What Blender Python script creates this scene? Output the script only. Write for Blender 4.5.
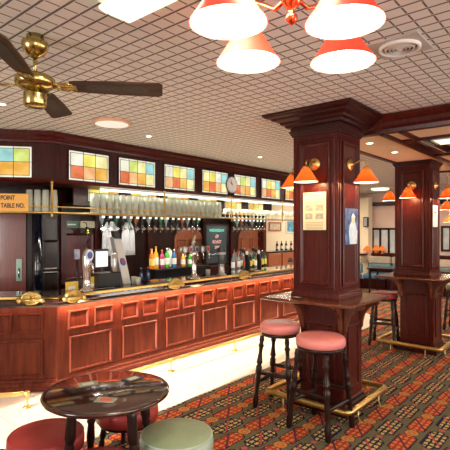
import bpy, bmesh, math, random
from mathutils import Vector, Matrix
random.seed(7)
PI = math.pi
for o in list(bpy.data.objects): bpy.data.objects.remove(o)
C = bpy.context.scene.collection
S = bpy.context.scene

# ------------------------------------------------------------------ camera, world, light, exposure
EYE = 1.83; F = 452.0
cam_d = bpy.data.cameras.new('camera'); cam = bpy.data.objects.new('camera', cam_d); C.objects.link(cam)
cam_d.sensor_width = 36; cam_d.lens = 36*F/450; cam_d.shift_y = 5/450; cam_d.clip_start = 0.05
cam.location = (0, 0, EYE); cam.rotation_euler = (PI/2, 0, -math.atan2(.761, .648))
S.camera = cam
S.view_settings.view_transform = 'Standard'; S.view_settings.look = 'None'
S.view_settings.exposure = 0.9; S.view_settings.gamma = 1
w = bpy.data.worlds.new('world'); S.world = w; w.use_nodes = True
nt = w.node_tree; bg = nt.nodes['Background']
sky = nt.nodes.new('ShaderNodeTexSky'); sky.sky_type = 'HOSEK_WILKIE'; sky.sun_direction = (0, -.9, .4); sky.turbidity = 3
nt.links.new(sky.outputs[0], bg.inputs[0]); bg.inputs[1].default_value = 1.2

def area(name, loc, rot, sx, sy, power, col, spread=PI):
    l = bpy.data.lights.new(name, 'AREA'); l.shape = 'RECTANGLE'; l.size = sx; l.size_y = sy
    l.energy = power; l.color = col; l.spread = spread
    o = bpy.data.objects.new(name, l); C.objects.link(o); o.location = loc; o.rotation_euler = rot
    return o
# daylight through the windows of the right hand wall (Y = -4.5) and of the wall behind the viewer (X = -4)
for x in (-1.5, 2.5, 6.5, 10.5):
    area('window_daylight', (x, -4.35, 1.75), (PI/2, 0, 0), 2.6, 1.7, 60, (1, .96, .92))
area('window_daylight', (-3.85, 3.2, 1.75), (PI/2, 0, -PI/2), 1.7, 1.7, 80, (1, .95, .92))
sun_d = bpy.data.lights.new('sun', 'SUN'); sun_d.energy = 9; sun_d.angle = .012; sun_d.color = (1, .9, .74)
sun = bpy.data.objects.new('sun', sun_d); C.objects.link(sun); SUNV = Vector((1, .12, -.2))
sun.rotation_euler = SUNV.to_track_quat('-Z', 'Y').to_euler()
def point(name, loc, power, col, r=.03):
    l = bpy.data.lights.new(name, 'POINT'); l.energy = power; l.color = col; l.shadow_soft_size = r
    o = bpy.data.objects.new(name, l); C.objects.link(o); o.location = loc
    return o

# ------------------------------------------------------------------ geometry of the view
def c2w(x, y, z=0): return Vector((.648*x+.761*y, -.762*x+.648*y, z))       # right/forward of the viewer -> room axes
def floorpt(px, py, z=0.0):
    Y = (EYE-z)*F/(py-230); return c2w((px-225)/F*Y, Y, z)
def onY(px, py, Yp):
    r = (px-225)/F; t = Yp/(-.762*r+.648); return Vector((t*(.648*r+.761), Yp, EYE-(py-230)/F*t))
def onX(px, py, Xp):
    r = (px-225)/F; t = Xp/(.648*r+.761); return Vector((Xp, t*(-.762*r+.648), EYE-(py-230)/F*t))

# ------------------------------------------------------------------ materials
MATS = {}
def mat(name, col, rough=.5, metal=0, col2=None, scale=8, stretch=(1,1,1), bump=0, bscale=40, emis=None, es=0, coat=0, spec=None):
    if name in MATS: return MATS[name]
    m = bpy.data.materials.new(name); m.use_nodes = True; n = m.node_tree.nodes; L = m.node_tree.links
    b = n['Principled BSDF']; b.inputs['Base Color'].default_value = (*col, 1); b.inputs['Roughness'].default_value = rough
    b.inputs['Metallic'].default_value = metal
    if coat: b.inputs['Coat Weight'].default_value = coat; b.inputs['Coat Roughness'].default_value = .08
    if spec is not None: b.inputs['Specular IOR Level'].default_value = spec
    if col2 or bump:
        tc = n.new('ShaderNodeTexCoord'); mp = n.new('ShaderNodeMapping'); mp.inputs['Scale'].default_value = stretch
        L.new(tc.outputs['Object'], mp.inputs[0])
    if col2:
        nz = n.new('ShaderNodeTexNoise'); nz.inputs['Scale'].default_value = scale; nz.inputs['Detail'].default_value = 5
        r = n.new('ShaderNodeValToRGB'); r.color_ramp.elements[0].position = .35; r.color_ramp.elements[1].position = .65
        r.color_ramp.elements[0].color = (*col, 1); r.color_ramp.elements[1].color = (*col2, 1)
        L.new(mp.outputs[0], nz.inputs[0]); L.new(nz.outputs[0], r.inputs[0]); L.new(r.outputs[0], b.inputs['Base Color'])
    if bump:
        nb = n.new('ShaderNodeTexNoise'); nb.inputs['Scale'].default_value = bscale; L.new(mp.outputs[0], nb.inputs[0])
        bp = n.new('ShaderNodeBump'); bp.inputs['Strength'].default_value = bump; bp.inputs['Distance'].default_value = .01
        L.new(nb.outputs[0], bp.inputs['Height']); L.new(bp.outputs[0], b.inputs['Normal'])
    if emis: b.inputs['Emission Color'].default_value = (*emis, 1); b.inputs['Emission Strength'].default_value = es
    MATS[name] = m; return m
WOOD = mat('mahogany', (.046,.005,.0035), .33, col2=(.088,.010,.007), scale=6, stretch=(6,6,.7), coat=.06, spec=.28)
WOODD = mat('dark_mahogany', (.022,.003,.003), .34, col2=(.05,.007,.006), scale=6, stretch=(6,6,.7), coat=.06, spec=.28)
WOODB = mat('bar_front_mahogany', (.075,.012,.006), .42, col2=(.125,.025,.010), scale=5, stretch=(5,5,.6), spec=.15)
WOODT = mat('polished_table_wood', (.02,.006,.005), .12, col2=(.04,.010,.007), scale=4, stretch=(1,6,1), coat=.9)
WOODL = mat('ledge_wood', (.09,.025,.013), .25, col2=(.17,.05,.024), scale=4, stretch=(5,1,1), coat=.3)
WOODG = mat('black_stained_wood', (.010,.004,.003), .3, col2=(.024,.007,.006), scale=5, stretch=(5,5,1), coat=.1, spec=.3)
WOODO = mat('orange_wood', (.4,.12,.05), .4, col2=(.5,.17,.07), scale=6, stretch=(5,5,.8))
WOODA = mat('amber_mahogany', (.20,.05,.02), .4, col2=(.28,.08,.03), scale=6, stretch=(5,5,.8))
BRASS = mat('brass', (.74,.54,.20), .33, 1, col2=(.62,.44,.15), scale=10)
CHROME = mat('chrome', (.8,.8,.82), .15, 1)
STEEL = mat('brushed_steel', (.55,.55,.57), .3, 1)
BLACK = mat('black_plastic', (.01,.01,.012), .3)
WHITE = mat('white_paint', (.85,.83,.80), .5)
CREAM = mat('cream_plaster', (.80,.58,.38), .8, col2=(.84,.62,.42), scale=3)
WALLC = mat('cream_wall', (.85,.72,.50), .8, col2=(.88,.76,.55), scale=3)
WALLP = mat('pink_wall', (.72,.52,.42), .8, col2=(.76,.56,.46), scale=3)
REDV = mat('red_vinyl', (.36,.035,.035), .38, col2=(.42,.05,.045), scale=5, bump=.15, bscale=60)
PINKV = mat('pink_red_vinyl', (.70,.21,.20), .36, col2=(.76,.27,.25), scale=5, bump=.15, bscale=60)
GREENV = mat('green_vinyl', (.20,.27,.17), .4, col2=(.25,.32,.2), scale=5, bump=.15, bscale=60)
GREENS = mat('pale_green_vinyl', (.32,.42,.34), .4, col2=(.36,.46,.38), scale=5, bump=.15, bscale=60)
TEAL = mat('teal_fabric', (.10,.22,.26), .8, col2=(.16,.30,.33), scale=30)
BLUEF = mat('blue_fabric', (.07,.16,.27), .8, col2=(.10,.22,.34), scale=30)
BEIGEF = mat('striped_beige_fabric', (.55,.40,.27), .8, col2=(.35,.33,.28), scale=6, stretch=(1,1,12))
PAPER = mat('cream_paper', (.88,.80,.52), .7)
PAPERW = mat('white_paper', (.9,.9,.88), .6)
INK = mat('dark_ink', (.05,.04,.06), .7)
SIGNY = mat('amber_sign', (.85,.40,.06), .45, col2=(.90,.50,.10), scale=2)
SLATE = mat('slate_board', (.015,.03,.035), .6)
GREYP = mat('grey_plastic', (.35,.36,.38), .4)
def emit(name, col, s):
    m = bpy.data.materials.new(name); m.use_nodes = True; n = m.node_tree.nodes; n.clear()
    e = n.new('ShaderNodeEmission'); e.inputs[0].default_value = (*col, 1); e.inputs[1].default_value = s
    o = n.new('ShaderNodeOutputMaterial'); m.node_tree.links.new(e.outputs[0], o.inputs[0]); return m
LAMPW = emit('lit_diffuser', (1,.95,.60), 1.1)
BULB = emit('lit_bulb', (1,.86,.62), 14)
DOWNL = emit('lit_downlight', (1,.9,.7), 8)
TUBE = emit('lit_tube', (1,.97,.8), 1.5)
def emit_glass(name, col, s_):
    m = emit(name, col, s_); n = m.node_tree.nodes; L = m.node_tree.links; e = [q for q in n if q.type == 'EMISSION'][0]
    tc = n.new('ShaderNodeTexCoord'); nz = n.new('ShaderNodeTexNoise'); nz.inputs['Scale'].default_value = 7; nz.inputs['Detail'].default_value = 4
    r = n.new('ShaderNodeValToRGB'); r.color_ramp.elements[0].position = .3; r.color_ramp.elements[1].position = .7
    r.color_ramp.elements[0].color = (col[0]*.75, col[1]*.7, col[2]*.65, 1); r.color_ramp.elements[1].color = (min(1,col[0]*1.0+.05), min(1,col[1]*1.0+.12), min(1,col[2]+.12), 1)
    L.new(tc.outputs['Object'], nz.inputs[0]); L.new(nz.outputs[0], r.inputs[0]); L.new(r.outputs[0], e.inputs[0]); return m
def glassy(name, col, trans=.7, dif=.12):
    m = bpy.data.materials.new(name); m.use_nodes = True; n = m.node_tree.nodes; n.clear(); L = m.node_tree.links
    t = n.new('ShaderNodeBsdfTransparent'); lw = n.new('ShaderNodeLayerWeight'); lw.inputs[0].default_value = .35
    rp = n.new('ShaderNodeValToRGB'); rp.color_ramp.elements[0].color = (*col, 1); rp.color_ramp.elements[1].color = (.12,.16,.14,1); rp.color_ramp.elements[0].position = .3
    L.new(lw.outputs[1], rp.inputs[0]); L.new(rp.outputs[0], t.inputs[0])
    g = n.new('ShaderNodeBsdfGlossy'); g.inputs['Roughness'].default_value = .08
    d = n.new('ShaderNodeBsdfTranslucent'); d.inputs[0].default_value = (*col, 1)
    d2 = n.new('ShaderNodeBsdfDiffuse'); d2.inputs[0].default_value = (*col, 1)
    fr = n.new('ShaderNodeFresnel'); fr.inputs[0].default_value = 1.5
    a = n.new('ShaderNodeMixShader'); L.new(fr.outputs[0], a.inputs[0]); L.new(t.outputs[0], a.inputs[1]); L.new(g.outputs[0], a.inputs[2])
    dd = n.new('ShaderNodeMixShader'); dd.inputs[0].default_value = .5; L.new(d.outputs[0], dd.inputs[1]); L.new(d2.outputs[0], dd.inputs[2])
    b = n.new('ShaderNodeMixShader'); b.inputs[0].default_value = dif; L.new(a.outputs[0], b.inputs[1]); L.new(dd.outputs[0], b.inputs[2])
    o = n.new('ShaderNodeOutputMaterial'); L.new(b.outputs[0], o.inputs[0]); return m
GLASS = glassy('drinking_glass', (.97,1,.93), dif=.55)
GCLEAR = glassy('clear_glass', (.9,.95,.95), dif=.08)
def shade_mat(name, col, tr):
    m = bpy.data.materials.new(name); m.use_nodes = True; n = m.node_tree.nodes; n.clear(); L = m.node_tree.links
    d = n.new('ShaderNodeBsdfPrincipled'); d.inputs['Base Color'].default_value = (*col, 1); d.inputs['Roughness'].default_value = .5
    t = n.new('ShaderNodeBsdfTranslucent'); t.inputs[0].default_value = (*col, 1)
    a = n.new('ShaderNodeMixShader'); a.inputs[0].default_value = tr; L.new(d.outputs[0], a.inputs[1]); L.new(t.outputs[0], a.inputs[2])
    o = n.new('ShaderNodeOutputMaterial'); L.new(a.outputs[0], o.inputs[0]); return m
SHADEO = shade_mat('orange_glass', (.95,.13,.02), .42)
SHADEP = shade_mat('coral_glass', (.72,.055,.03), .14)
SHADEI = shade_mat('opal_lining', (.95,.9,.8), .45)

# ---- node helper for the patterned surfaces
class NG:
    def __init__(s, m): s.n = m.node_tree.nodes; s.L = m.node_tree.links
    def _in(s, sock, v):
        if isinstance(v, (int, float)): sock.default_value = v
        elif isinstance(v, tuple): sock.default_value = (*v, 1)
        else: s.L.new(v, sock)
    def m(s, op, a, b=0, c=0):
        x = s.n.new('ShaderNodeMath'); x.operation = op; s._in(x.inputs[0], a); s._in(x.inputs[1], b)
        if op in ('COMPARE',): s._in(x.inputs[2], c)
        return x.outputs[0]
    def cell(s, v, off, p):           # signed distance from the nearest lattice line off + k*p
        a = s.m('SUBTRACT', v, off-p/2); a = s.m('DIVIDE', a, p); a = s.m('FRACT', a); a = s.m('SUBTRACT', a, .5); return s.m('MULTIPLY', a, p)
    def less(s, a, b): return s.m('LESS_THAN', a, b)
    def ab(s, a): return s.m('ABSOLUTE', a)
    def mix(s, f, a, b):
        x = s.n.new('ShaderNodeMix'); x.data_type = 'RGBA'; s._in(x.inputs[0], f); s._in(x.inputs[6], a); s._in(x.inputs[7], b); return x.outputs[2]
    def xy(s):
        g = s.n.new('ShaderNodeTexCoord'); q = s.n.new('ShaderNodeSeparateXYZ'); s.L.new(g.outputs['Object'], q.inputs[0]); s.vec = g.outputs['Object']; return q.outputs[0], q.outputs[1]
    def noise(s, sc, det=3):
        x = s.n.new('ShaderNodeTexNoise'); x.inputs['Scale'].default_value = sc; x.inputs['Detail'].default_value = det; s.L.new(s.vec, x.inputs[0]); return x.outputs[0]

def carpet_mat():
    m = bpy.data.materials.new('patterned_carpet'); m.use_nodes = True; g = NG(m); b = g.n['Principled BSDF']
    b.inputs['Roughness'].default_value = .95; b.inputs['Specular IOR Level'].default_value = .1
    X0, Y0 = g.xy()
    nz = g.noise(60); jit = g.m('MULTIPLY', g.m('SUBTRACT', nz, .5), .034)
    X = g.m('ADD', X0, jit); Y = g.m('ADD', Y0, jit)
    PX, PY = .475, .39
    OL = (.16,.15,.085); OL2 = (.07,.065,.05); RED = (.33,.04,.02); OR = (.60,.19,.06); NV = (.018,.016,.04); YE = (.50,.38,.14); PK = (.50,.13,.11)
    spk = g.less(g.noise(160), .47)
    col = g.mix(spk, OL, OL2)
    def block(col, ox, oy, base, fleck, fleck2):
        dx = g.cell(X, ox, PX); dy = g.cell(Y, oy, PY); ax = g.ab(dx); ay = g.ab(dy)
        hexd = g.m('MAXIMUM', g.m('ADD', ax, g.m('MULTIPLY', ay, .8)), 0)
        rim = g.m('MULTIPLY', g.less(hexd, .212), g.less(ay, .084)); col = g.mix(rim, col, NV)
        ins = g.m('MULTIPLY', g.less(hexd, .196), g.less(ay, .072)); col = g.mix(ins, col, base)
        fx = g.ab(g.cell(X, ox+.034, .068)); fy = g.ab(g.cell(Y, oy, .050))
        fl = g.m('MULTIPLY', g.m('MULTIPLY', g.less(fx, .023), g.less(fy, .015)), ins); col = g.mix(fl, col, fleck)
        dg = g.ab(g.m('SUBTRACT', dx, g.m('MULTIPLY', dy, 1.4)))
        dm = g.m('MULTIPLY', g.less(dg, .017), ins); col = g.mix(dm, col, fleck2)
        return col
    col = block(col, 4.43, 1.36, RED, OR, (.10,.03,.07))
    col = block(col, 4.655, 1.555, NV, YE, (.40,.07,.06))
    def med(col, ox, oy, r, c1, c2):
        dx = g.cell(X, ox, PX); dy = g.cell(Y, oy, PY)
        d = g.m('ADD', g.m('MULTIPLY', dx, dx), g.m('MULTIPLY', dy, dy)); d = g.m('SQRT', d)
        col = g.mix(g.less(d, r+.010), col, OL2); col = g.mix(g.less(d, r), col, c1)
        col = g.mix(g.m('MULTIPLY', g.less(d, r*.55), g.less(.3*r, d) if False else g.m('GREATER_THAN', d, r*.35)), col, c2); return col
    col = med(col, 4.43+PX/2, 1.36, .058, (.55,.22,.06), (.36,.12,.05))
    col = med(col, 4.655+PX/2, 1.555, .028, PK, (.25,.05,.06))
    g.L.new(col, b.inputs['Base Color']); return m
def tile_mat():
    m = bpy.data.materials.new('cream_floor_tile'); m.use_nodes = True; g = NG(m); b = g.n['Principled BSDF']
    b.inputs['Roughness'].default_value = .22
    X, Y = g.xy(); P = .46
    dx = g.cell(X, .1, P); dy = g.cell(Y, 4.813-.2, P)
    ax = g.ab(dx); ay = g.ab(dy)
    sm = g.m('ADD', ax, ay)
    line = g.m('MULTIPLY', g.m('MAXIMUM', g.less(ax, .0035), g.less(ay, .0035)), g.m('GREATER_THAN', sm, .075))
    dia = g.less(g.ab(g.m('SUBTRACT', sm, .075)), .004)
    base = g.mix(g.noise(3, 6), (.86,.81,.70), (.92,.89,.82))
    col = g.mix(g.m('MAXIMUM', line, dia), base, (.50,.44,.35))
    g.L.new(col, b.inputs['Base Color']); return m
def ceil_mat():
    m = bpy.data.materials.new('woven_relief_ceiling_tile'); m.use_nodes = True; g = NG(m); b = g.n['Principled BSDF']
    b.inputs['Roughness'].default_value = .8
    X, Y = g.xy(); P = .108
    dx = g.ab(g.cell(X, 0, P)); dy = g.ab(g.cell(Y, 0, P))
    base = g.mix(g.noise(9, 4), (.76,.77,.76), (.85,.86,.84))
    gx = g.less(dx, .0075)
    gy = g.m('MULTIPLY', g.less(dy, .0055), g.m('GREATER_THAN', dx, .013))
    ln = g.m('MAXIMUM', gx, gy)
    col = g.mix(ln, base, (.15,.14,.145)); g.L.new(col, b.inputs['Base Color'])
    bp = g.n.new('ShaderNodeBump'); bp.inputs['Strength'].default_value = .8; bp.inputs['Distance'].default_value = .012
    h = g.m('SUBTRACT', 1, ln); g.L.new(h, bp.inputs['Height']); g.L.new(bp.outputs[0], b.inputs['Normal']); return m
CARPET = carpet_mat(); TILE = tile_mat(); CEIL = ceil_mat()

# ------------------------------------------------------------------ mesh builder
class MB:
    def __init__(s): s.v = []; s.f = []; s.mi = []; s.sm = []; s.cur = 0; s.M = Matrix.Identity(4)
    def av(s, p): s.v.append(tuple(s.M @ Vector(p))); return len(s.v)-1
    def face(s, ids, smooth=False): s.f.append(tuple(ids)); s.mi.append(s.cur); s.sm.append(smooth)
    def box(s, x0, x1, y0, y1, z0, z1):
        i = [s.av((x, y, z)) for z in (z0, z1) for x, y in ((x0,y0),(x1,y0),(x1,y1),(x0,y1))]
        for q in ((0,3,2,1),(4,5,6,7),(0,1,5,4),(1,2,6,5),(2,3,7,6),(3,0,4,7)): s.face([i[k] for k in q])
        return s
    def bbox(s, x0, x1, y0, y1, z0, z1, b=.004):       # box with chamfered vertical and top edges
        L = [(b, z0), (0, z0+b), (0, z1-b), (b, z1)]
        s.loops([[(x0+e, y0+e, z), (x1-e, y0+e, z), (x1-e, y1-e, z), (x0+e, y1-e, z)] for e, z in L]); return s
    def loops(s, Ls, smooth=False, cap0=True, cap1=True, closed=False):
        idx = [[s.av(p) for p in L] for L in Ls]; n = len(idx[0])
        rng = range(len(idx)) if closed else range(len(idx)-1)
        for a in rng:
            A = idx[a]; B = idx[(a+1) % len(idx)]
            for k in range(n): s.face((A[k], A[(k+1)%n], B[(k+1)%n], B[k]), smooth)
        if not closed:
            if cap0: s.face(idx[0][::-1])
            if cap1: s.face(idx[-1])
        return s
    def lathe(s, prof, c=(0,0,0), n=24, smooth=True, cap0=True, cap1=True):
        s.loops([[(c[0]+r*math.cos(2*PI*k/n), c[1]+r*math.sin(2*PI*k/n), c[2]+z) for k in range(n)] for r, z in prof], smooth, cap0, cap1); return s
    def turned(s, p0, p1, prof, n=12, smooth=True, square=False):       # profile (t, r) along p0 -> p1
        p0 = Vector(p0); p1 = Vector(p1); d = (p1-p0); q = d.to_track_quat('Z', 'Y'); a = q @ Vector((1,0,0)); b = q @ Vector((0,1,0))
        s.loops([[p0+d*t+a*(r*math.cos(2*PI*k/n))+b*(r*math.sin(2*PI*k/n)) for k in range(n)] for t, r in prof], smooth); return s
    def tube(s, pts, r, n=10, closed=False, rr=None):
        pts = [Vector(p) for p in pts]; Ls = []; N = len(pts); up = Vector((0,0,1))
        for i, p in enumerate(pts):
            if closed: t = (pts[(i+1)%N]-pts[i-1])
            else: t = pts[min(i+1, N-1)]-pts[max(i-1, 0)]
            t.normalize(); u0 = up if abs(t.z) < .9 else Vector((1,0,0))
            if i and abs(t.z) >= .6: u0 = prev
            a = t.cross(u0).normalized(); b = a.cross(t); prev = b.copy()
            R = rr[i] if rr else r
            Ls.append([p+a*(R*math.cos(2*PI*k/n))+b*(R*math.sin(2*PI*k/n)) for k in range(n)])
        s.loops(Ls, True, closed=closed); return s
    def ring(s, O, A, B, w_, h_, prof, cap=True):          # mitred rectangular moulding, prof = (inset, height)
        O = Vector(O); A = Vector(A); B = Vector(B); N = A.cross(B)
        s.loops([[O+A*i+B*i+N*h, O+A*(w_-i)+B*i+N*h, O+A*(w_-i)+B*(h_-i)+N*h, O+A*i+B*(h_-i)+N*h] for i, h in prof], cap0=False, cap1=cap); return s
    def rectprof(s, x0, x1, y0, y1, prof, cap0=True, cap1=True):       # (expansion, z) round a rectangle
        s.loops([[(x0-e,y0-e,z),(x1+e,y0-e,z),(x1+e,y1+e,z),(x0-e,y1+e,z)] for e, z in prof], cap0=cap0, cap1=cap1); return s
    def quad(s, a, b, c, d): s.face([s.av(a), s.av(b), s.av(c), s.av(d)]); return s
    def build(s, name, mats, parent=None, bevel=0):
        if not isinstance(mats, (list, tuple)): mats = [mats]
        me = bpy.data.meshes.new(name); me.from_pydata(s.v, [], s.f)
        for m in mats: me.materials.append(m)
        for p, i, k in zip(me.polygons, s.mi, s.sm): p.material_index = i; p.use_smooth = k
        bm = bmesh.new(); bm.from_mesh(me); bmesh.ops.recalc_face_normals(bm, faces=bm.faces); bm.to_mesh(me); bm.free()
        me.update(); o = bpy.data.objects.new(name, me); C.objects.link(o)
        if parent: o.parent = parent
        if bevel:
            b = o.modifiers.new('bevel', 'BEVEL'); b.width = bevel; b.segments = 2; b.limit_method = 'ANGLE'
        return o
def tag(o, label, cat, group=None, kind=None):
    if label: o['label'] = label
    if cat: o['category'] = cat
    if group: o['group'] = group
    if kind: o['kind'] = kind
    return o
def thing(name, label, cat, loc=(0,0,0), rz=0, group=None):
    o = bpy.data.objects.new(name, None); C.objects.link(o); o.location = loc; o.rotation_euler = (0,0,rz); o.empty_display_size = .1
    return tag(o, label, cat, group)
def struct(name, mb, m): o = mb.build(name, m); o['kind'] = 'structure'; return o
def kids(o): return [c for c in C.objects if c.parent == o]
def dup(root, loc, rz=None, label=None, group=None):
    ch = kids(root); r = root.copy(); C.objects.link(r); r.location = loc
    if rz is not None: r.rotation_euler = (0,0,rz)
    if label: r['label'] = label
    if group: r['group'] = group
    for c in ch:
        gs = kids(c); k = c.copy(); C.objects.link(k); k.parent = r
        for q in gs: d = q.copy(); C.objects.link(d); d.parent = k
    return r
def text_mesh(body, size, m, parent, loc, rot, name='lettering', ext=.0015, align='CENTER', sx_=1):
    c = bpy.data.curves.new('t', 'FONT'); c.body = body; c.size = size; c.extrude = ext; c.align_x = align; c.align_y = 'CENTER'; c.offset = size*.02
    o = bpy.data.objects.new('t', c); C.objects.link(o); bpy.context.view_layer.update()
    me = bpy.data.meshes.new_from_object(o.evaluated_get(bpy.context.evaluated_depsgraph_get()))
    bpy.data.objects.remove(o); q = bpy.data.objects.new(name, me); me.materials.clear(); me.materials.append(m)
    C.objects.link(q); q.parent = parent; q.location = loc; q.rotation_euler = rot; q.scale = (sx_,1,1); return q

CZ = 3.04                     # ceiling height
X1, X0, YB, YR = 14.75, -4.0, 8.6, -4.5
# ------------------------------------------------------------------ room shell
struct('floor', MB().box(X0, X1, YR, YB, -.1, 0), CARPET)
tl = MB()
TY = 4.813-1.35
tl.loops([[(-1.2, 9.6, z), (1.52, TY, z), (8.9, TY, z), (9.9, 4.3, z), (9.9, YB-.02, z), (-1.2, YB-.02, z)] if False else
          [(.3, 4.95, z), (2.2, TY, z), (8.9, TY, z), (9.9, 4.35, z), (9.9, 7.2, z), (.3, 7.2, z)] for z in (.0005, .006)])
struct('trim_1', tl, TILE)
struct('ceiling', MB().box(X0, X1, YR, YB, CZ, CZ+.1), CEIL)
def wall_open(axis, c, t, a0, a1, openings, z0, z1, m, name):
    mb = MB()
    def bx(p, q, u0, u1):
        if axis == 'y': mb.box(p, q, min(c, c+t), max(c, c+t), u0, u1)
        else: mb.box(min(c, c+t), max(c, c+t), p, q, u0, u1)
    cur = a0
    for (p, q, u0, u1) in openings:
        bx(cur, p, z0, z1); bx(p, q, z0, u0); bx(p, q, u1, z1); cur = q
    bx(cur, a1, z0, z1)
    return struct(name, mb, m)
wins = [(x-1.4, x+1.4, .85, 2.65) for x in (-1.5, 2.5, 6.5, 10.5)]
wall_open('y', YR, -.2, X0, X1, wins, 0, CZ, WALLC, 'wall_right')
wall_open('x', X0, -.2, YR, YB, [(y-1.4, y+1.4, .85, 2.65) for y in ()]+[(2.5, 4.0, .85, 2.65)], 0, CZ, WALLC, 'wall_back')  # unseen window opening, sized so the sun falls along the tile strip
struct('wall_left', MB().box(X0, X1, YB, YB+.2, 0, CZ), WALLC)
k = 0
for (a, b, u0, u1) in wins:
    k += 1; mb = MB(); mb.M = Matrix.Translation((a, YR-.12, u0)); W_, H_ = b-a, u1-u0
    mb.ring((0,0,0), (1,0,0), (0,0,1), W_, H_, [(0,-.04),(0,.04),(.06,.04),(.06,-.04)], cap=False)
    mb.box(W_/2-.03, W_/2+.03, -.03, .03, .05, H_-.05); mb.box(.05, W_-.05, -.03, .03, H_*.7-.02, H_*.7+.02)
    struct('window_%d' % k, mb, WOODD)

# ------------------------------------------------------------------ bar geometry: a kinked run (left leg, corner, right leg)
CX, CY = 2.69, 4.813
UL = Vector((-.766, .643, 0)); NL = Vector((-.642, -.766, 0)); LL = 1.7; RR = 7.0
def bp_(d, where, z=0, s=0):           # d = distance out towards the room
    if where == 'C': return Vector((CX-.364*d, CY-d, z))
    if where == 'R': return Vector((CX+s, CY-d, z))
    return Vector((CX, CY, 0))+UL*s+NL*d+Vector((0,0,z))
def bsweep(mb, prof, ll=LL, rr=RR, rs=None):      # closed profile of (d, z)
    mb.loops([[bp_(d, 'L', z, ll) for d, z in prof], [bp_(d, 'C', z) for d, z in prof], [bp_(d, 'R', z, rr) for d, z in prof]]); return mb
def bpath(d, z, ll=LL, rr=RR): return [bp_(d,'L',z,ll), bp_(d,'C',z), bp_(d,'R',z,rr)]
MOULD = [(0,0),(0,.018),(.008,.028),(.018,.026),(.026,.010),(.030,.002)]
bar = thing('bar_counter', 'long panelled mahogany bar counter kinked at its left corner, on the cream tiles', 'bar counter', (CX, CY, 0))
def barpart(name, mb, m, bevel=0):
    o = mb.build(name, m, bar, bevel); o.matrix_parent_inverse = Matrix.Translation((-CX, -CY, 0)); return o
barpart('front_board', bsweep(MB(), [(0,.02),(0,1.0),(-.05,1.0),(-.05,.02)]), WOODB)
barpart('skirting', bsweep(MB(), [(.002,.02),(.075,.02),(.08,.04),(.075,.06),(.05,.075),(.045,.10),(.02,.115),(.015,.135),(.002,.14)]), WOODB)
def barpanel(s, w_, z0, h_, left=False, name='panel'):
    mb = MB()
    if left: O = bp_(.001, 'L', z0, s+w_); A = -UL
    else: O = bp_(.001, 'R', z0, s); A = Vector((1,0,0))
    mb.ring(O, A, Vector((0,0,1)), w_, h_, MOULD)
    barpart(name, mb, WOODB)
for i in range(9):
    s = .15+.755*i
    if s+.6 > RR: break
    barpanel(s, .585, .165, .42); barpanel(s-.02, .275, .665, .225); barpanel(s+.33, .275, .665, .225)
for i in range(2):
    s = .15+.755*i
    barpanel(s, .6, .165, .42, True); barpanel(s-.0, .28, .665, .225, True); barpanel(s+.33, .28, .665, .225, True)
top = bsweep(MB(), [(.10,.965),(.12,.968),(.13,.99),(.122,1.01),(.135,1.025),(.13,1.055),(.11,1.06),(-.62,1.06),(-.62,1.02),(.095,1.02)])
top = top.build('worktop', WOODT); tag(top, 'dark polished bar top running over the panelled counter', 'worktop')
# brass drip rail with cast brackets
dr = thing('drip_rail', 'polished brass rail with cast brackets along the front edge of the bar top', 'rail', (CX, CY, 1.06))
def part_at(root, name, mb, m):
    o = mb.build(name, m, root); o.matrix_parent_inverse = Matrix.Translation(-Vector(root.location)); return o
part_at(dr, 'rail', MB().tube(bpath(.145, 1.085)[0:2] if False else [bp_(.15,'L',1.085,LL), bp_(.15,'L',1.085,.22)], .018), BRASS)
part_at(dr, 'rail', MB().tube([bp_(.15,'R',1.085,.10), bp_(.15,'R',1.085,RR)], .018), BRASS)
part_at(dr, 'edge_strip', bsweep(MB(), [(.04,1.0605),(.04,1.067),(.10,1.067),(.10,1.0605)]), BRASS)
part_at(dr, 'edge_strip', bsweep(MB(), [(-.085,1.0605),(-.085,1.066),(.0,1.066),(.0,1.0605)]), BRASS)
def bracket(pos, ax):
    mb = MB(); q = Matrix((ax.to_4d(), Vector((ax.y,-ax.x,0)).to_4d() if False else (Vector((0,0,1)).cross(ax)).to_4d(), (0,0,1,0), (0,0,0,1))).transposed()
    q[0][3], q[1][3], q[2][3] = pos; q[3][0] = q[3][1] = q[3][2] = 0; q[3][3] = 1; mb.M = q
    # half-round fan shaped casting lying against the counter edge
    n = 9
    mb.loops([[(rx*math.cos(2*PI*k/24), y, .005+rx*.72*math.sin(2*PI*k/24)) for k in range(24)] for y, rx in ((-.022,.085),(-.012,.105), (.012,.105))])
    mb.tube([(.09*math.cos(2*PI*k/20), -.024, .005+.065*math.sin(2*PI*k/20)) for k in range(20)], .010, 6, closed=True)
    for k in range(12): 
        a = 2*PI*(k+.5)/12; mb.tube([(0,-.026,.005), (.085*math.cos(a), -.026, .005+.06*math.sin(a))], .006, 5)
    mb.tube([(-.12,-.03,-.015), (.12,-.03,-.015)], .02, 8)
    for sx in (-.12, .12): mb.lathe([(.005,-.03),(.022,-.018),(.028,0),(.022,.018),(.005,.03)], (sx,-.03,-.015), 10)
    part_at(dr, 'bracket', mb, BRASS)
bracket(bp_(.165,'L',1.075,.24), -UL)
for px in (73, 175, 244):
    bracket(bp_(.165,'R',1.075, onY(px, 290, CY-.165).x-CX), Vector((1,0,0)))
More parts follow.
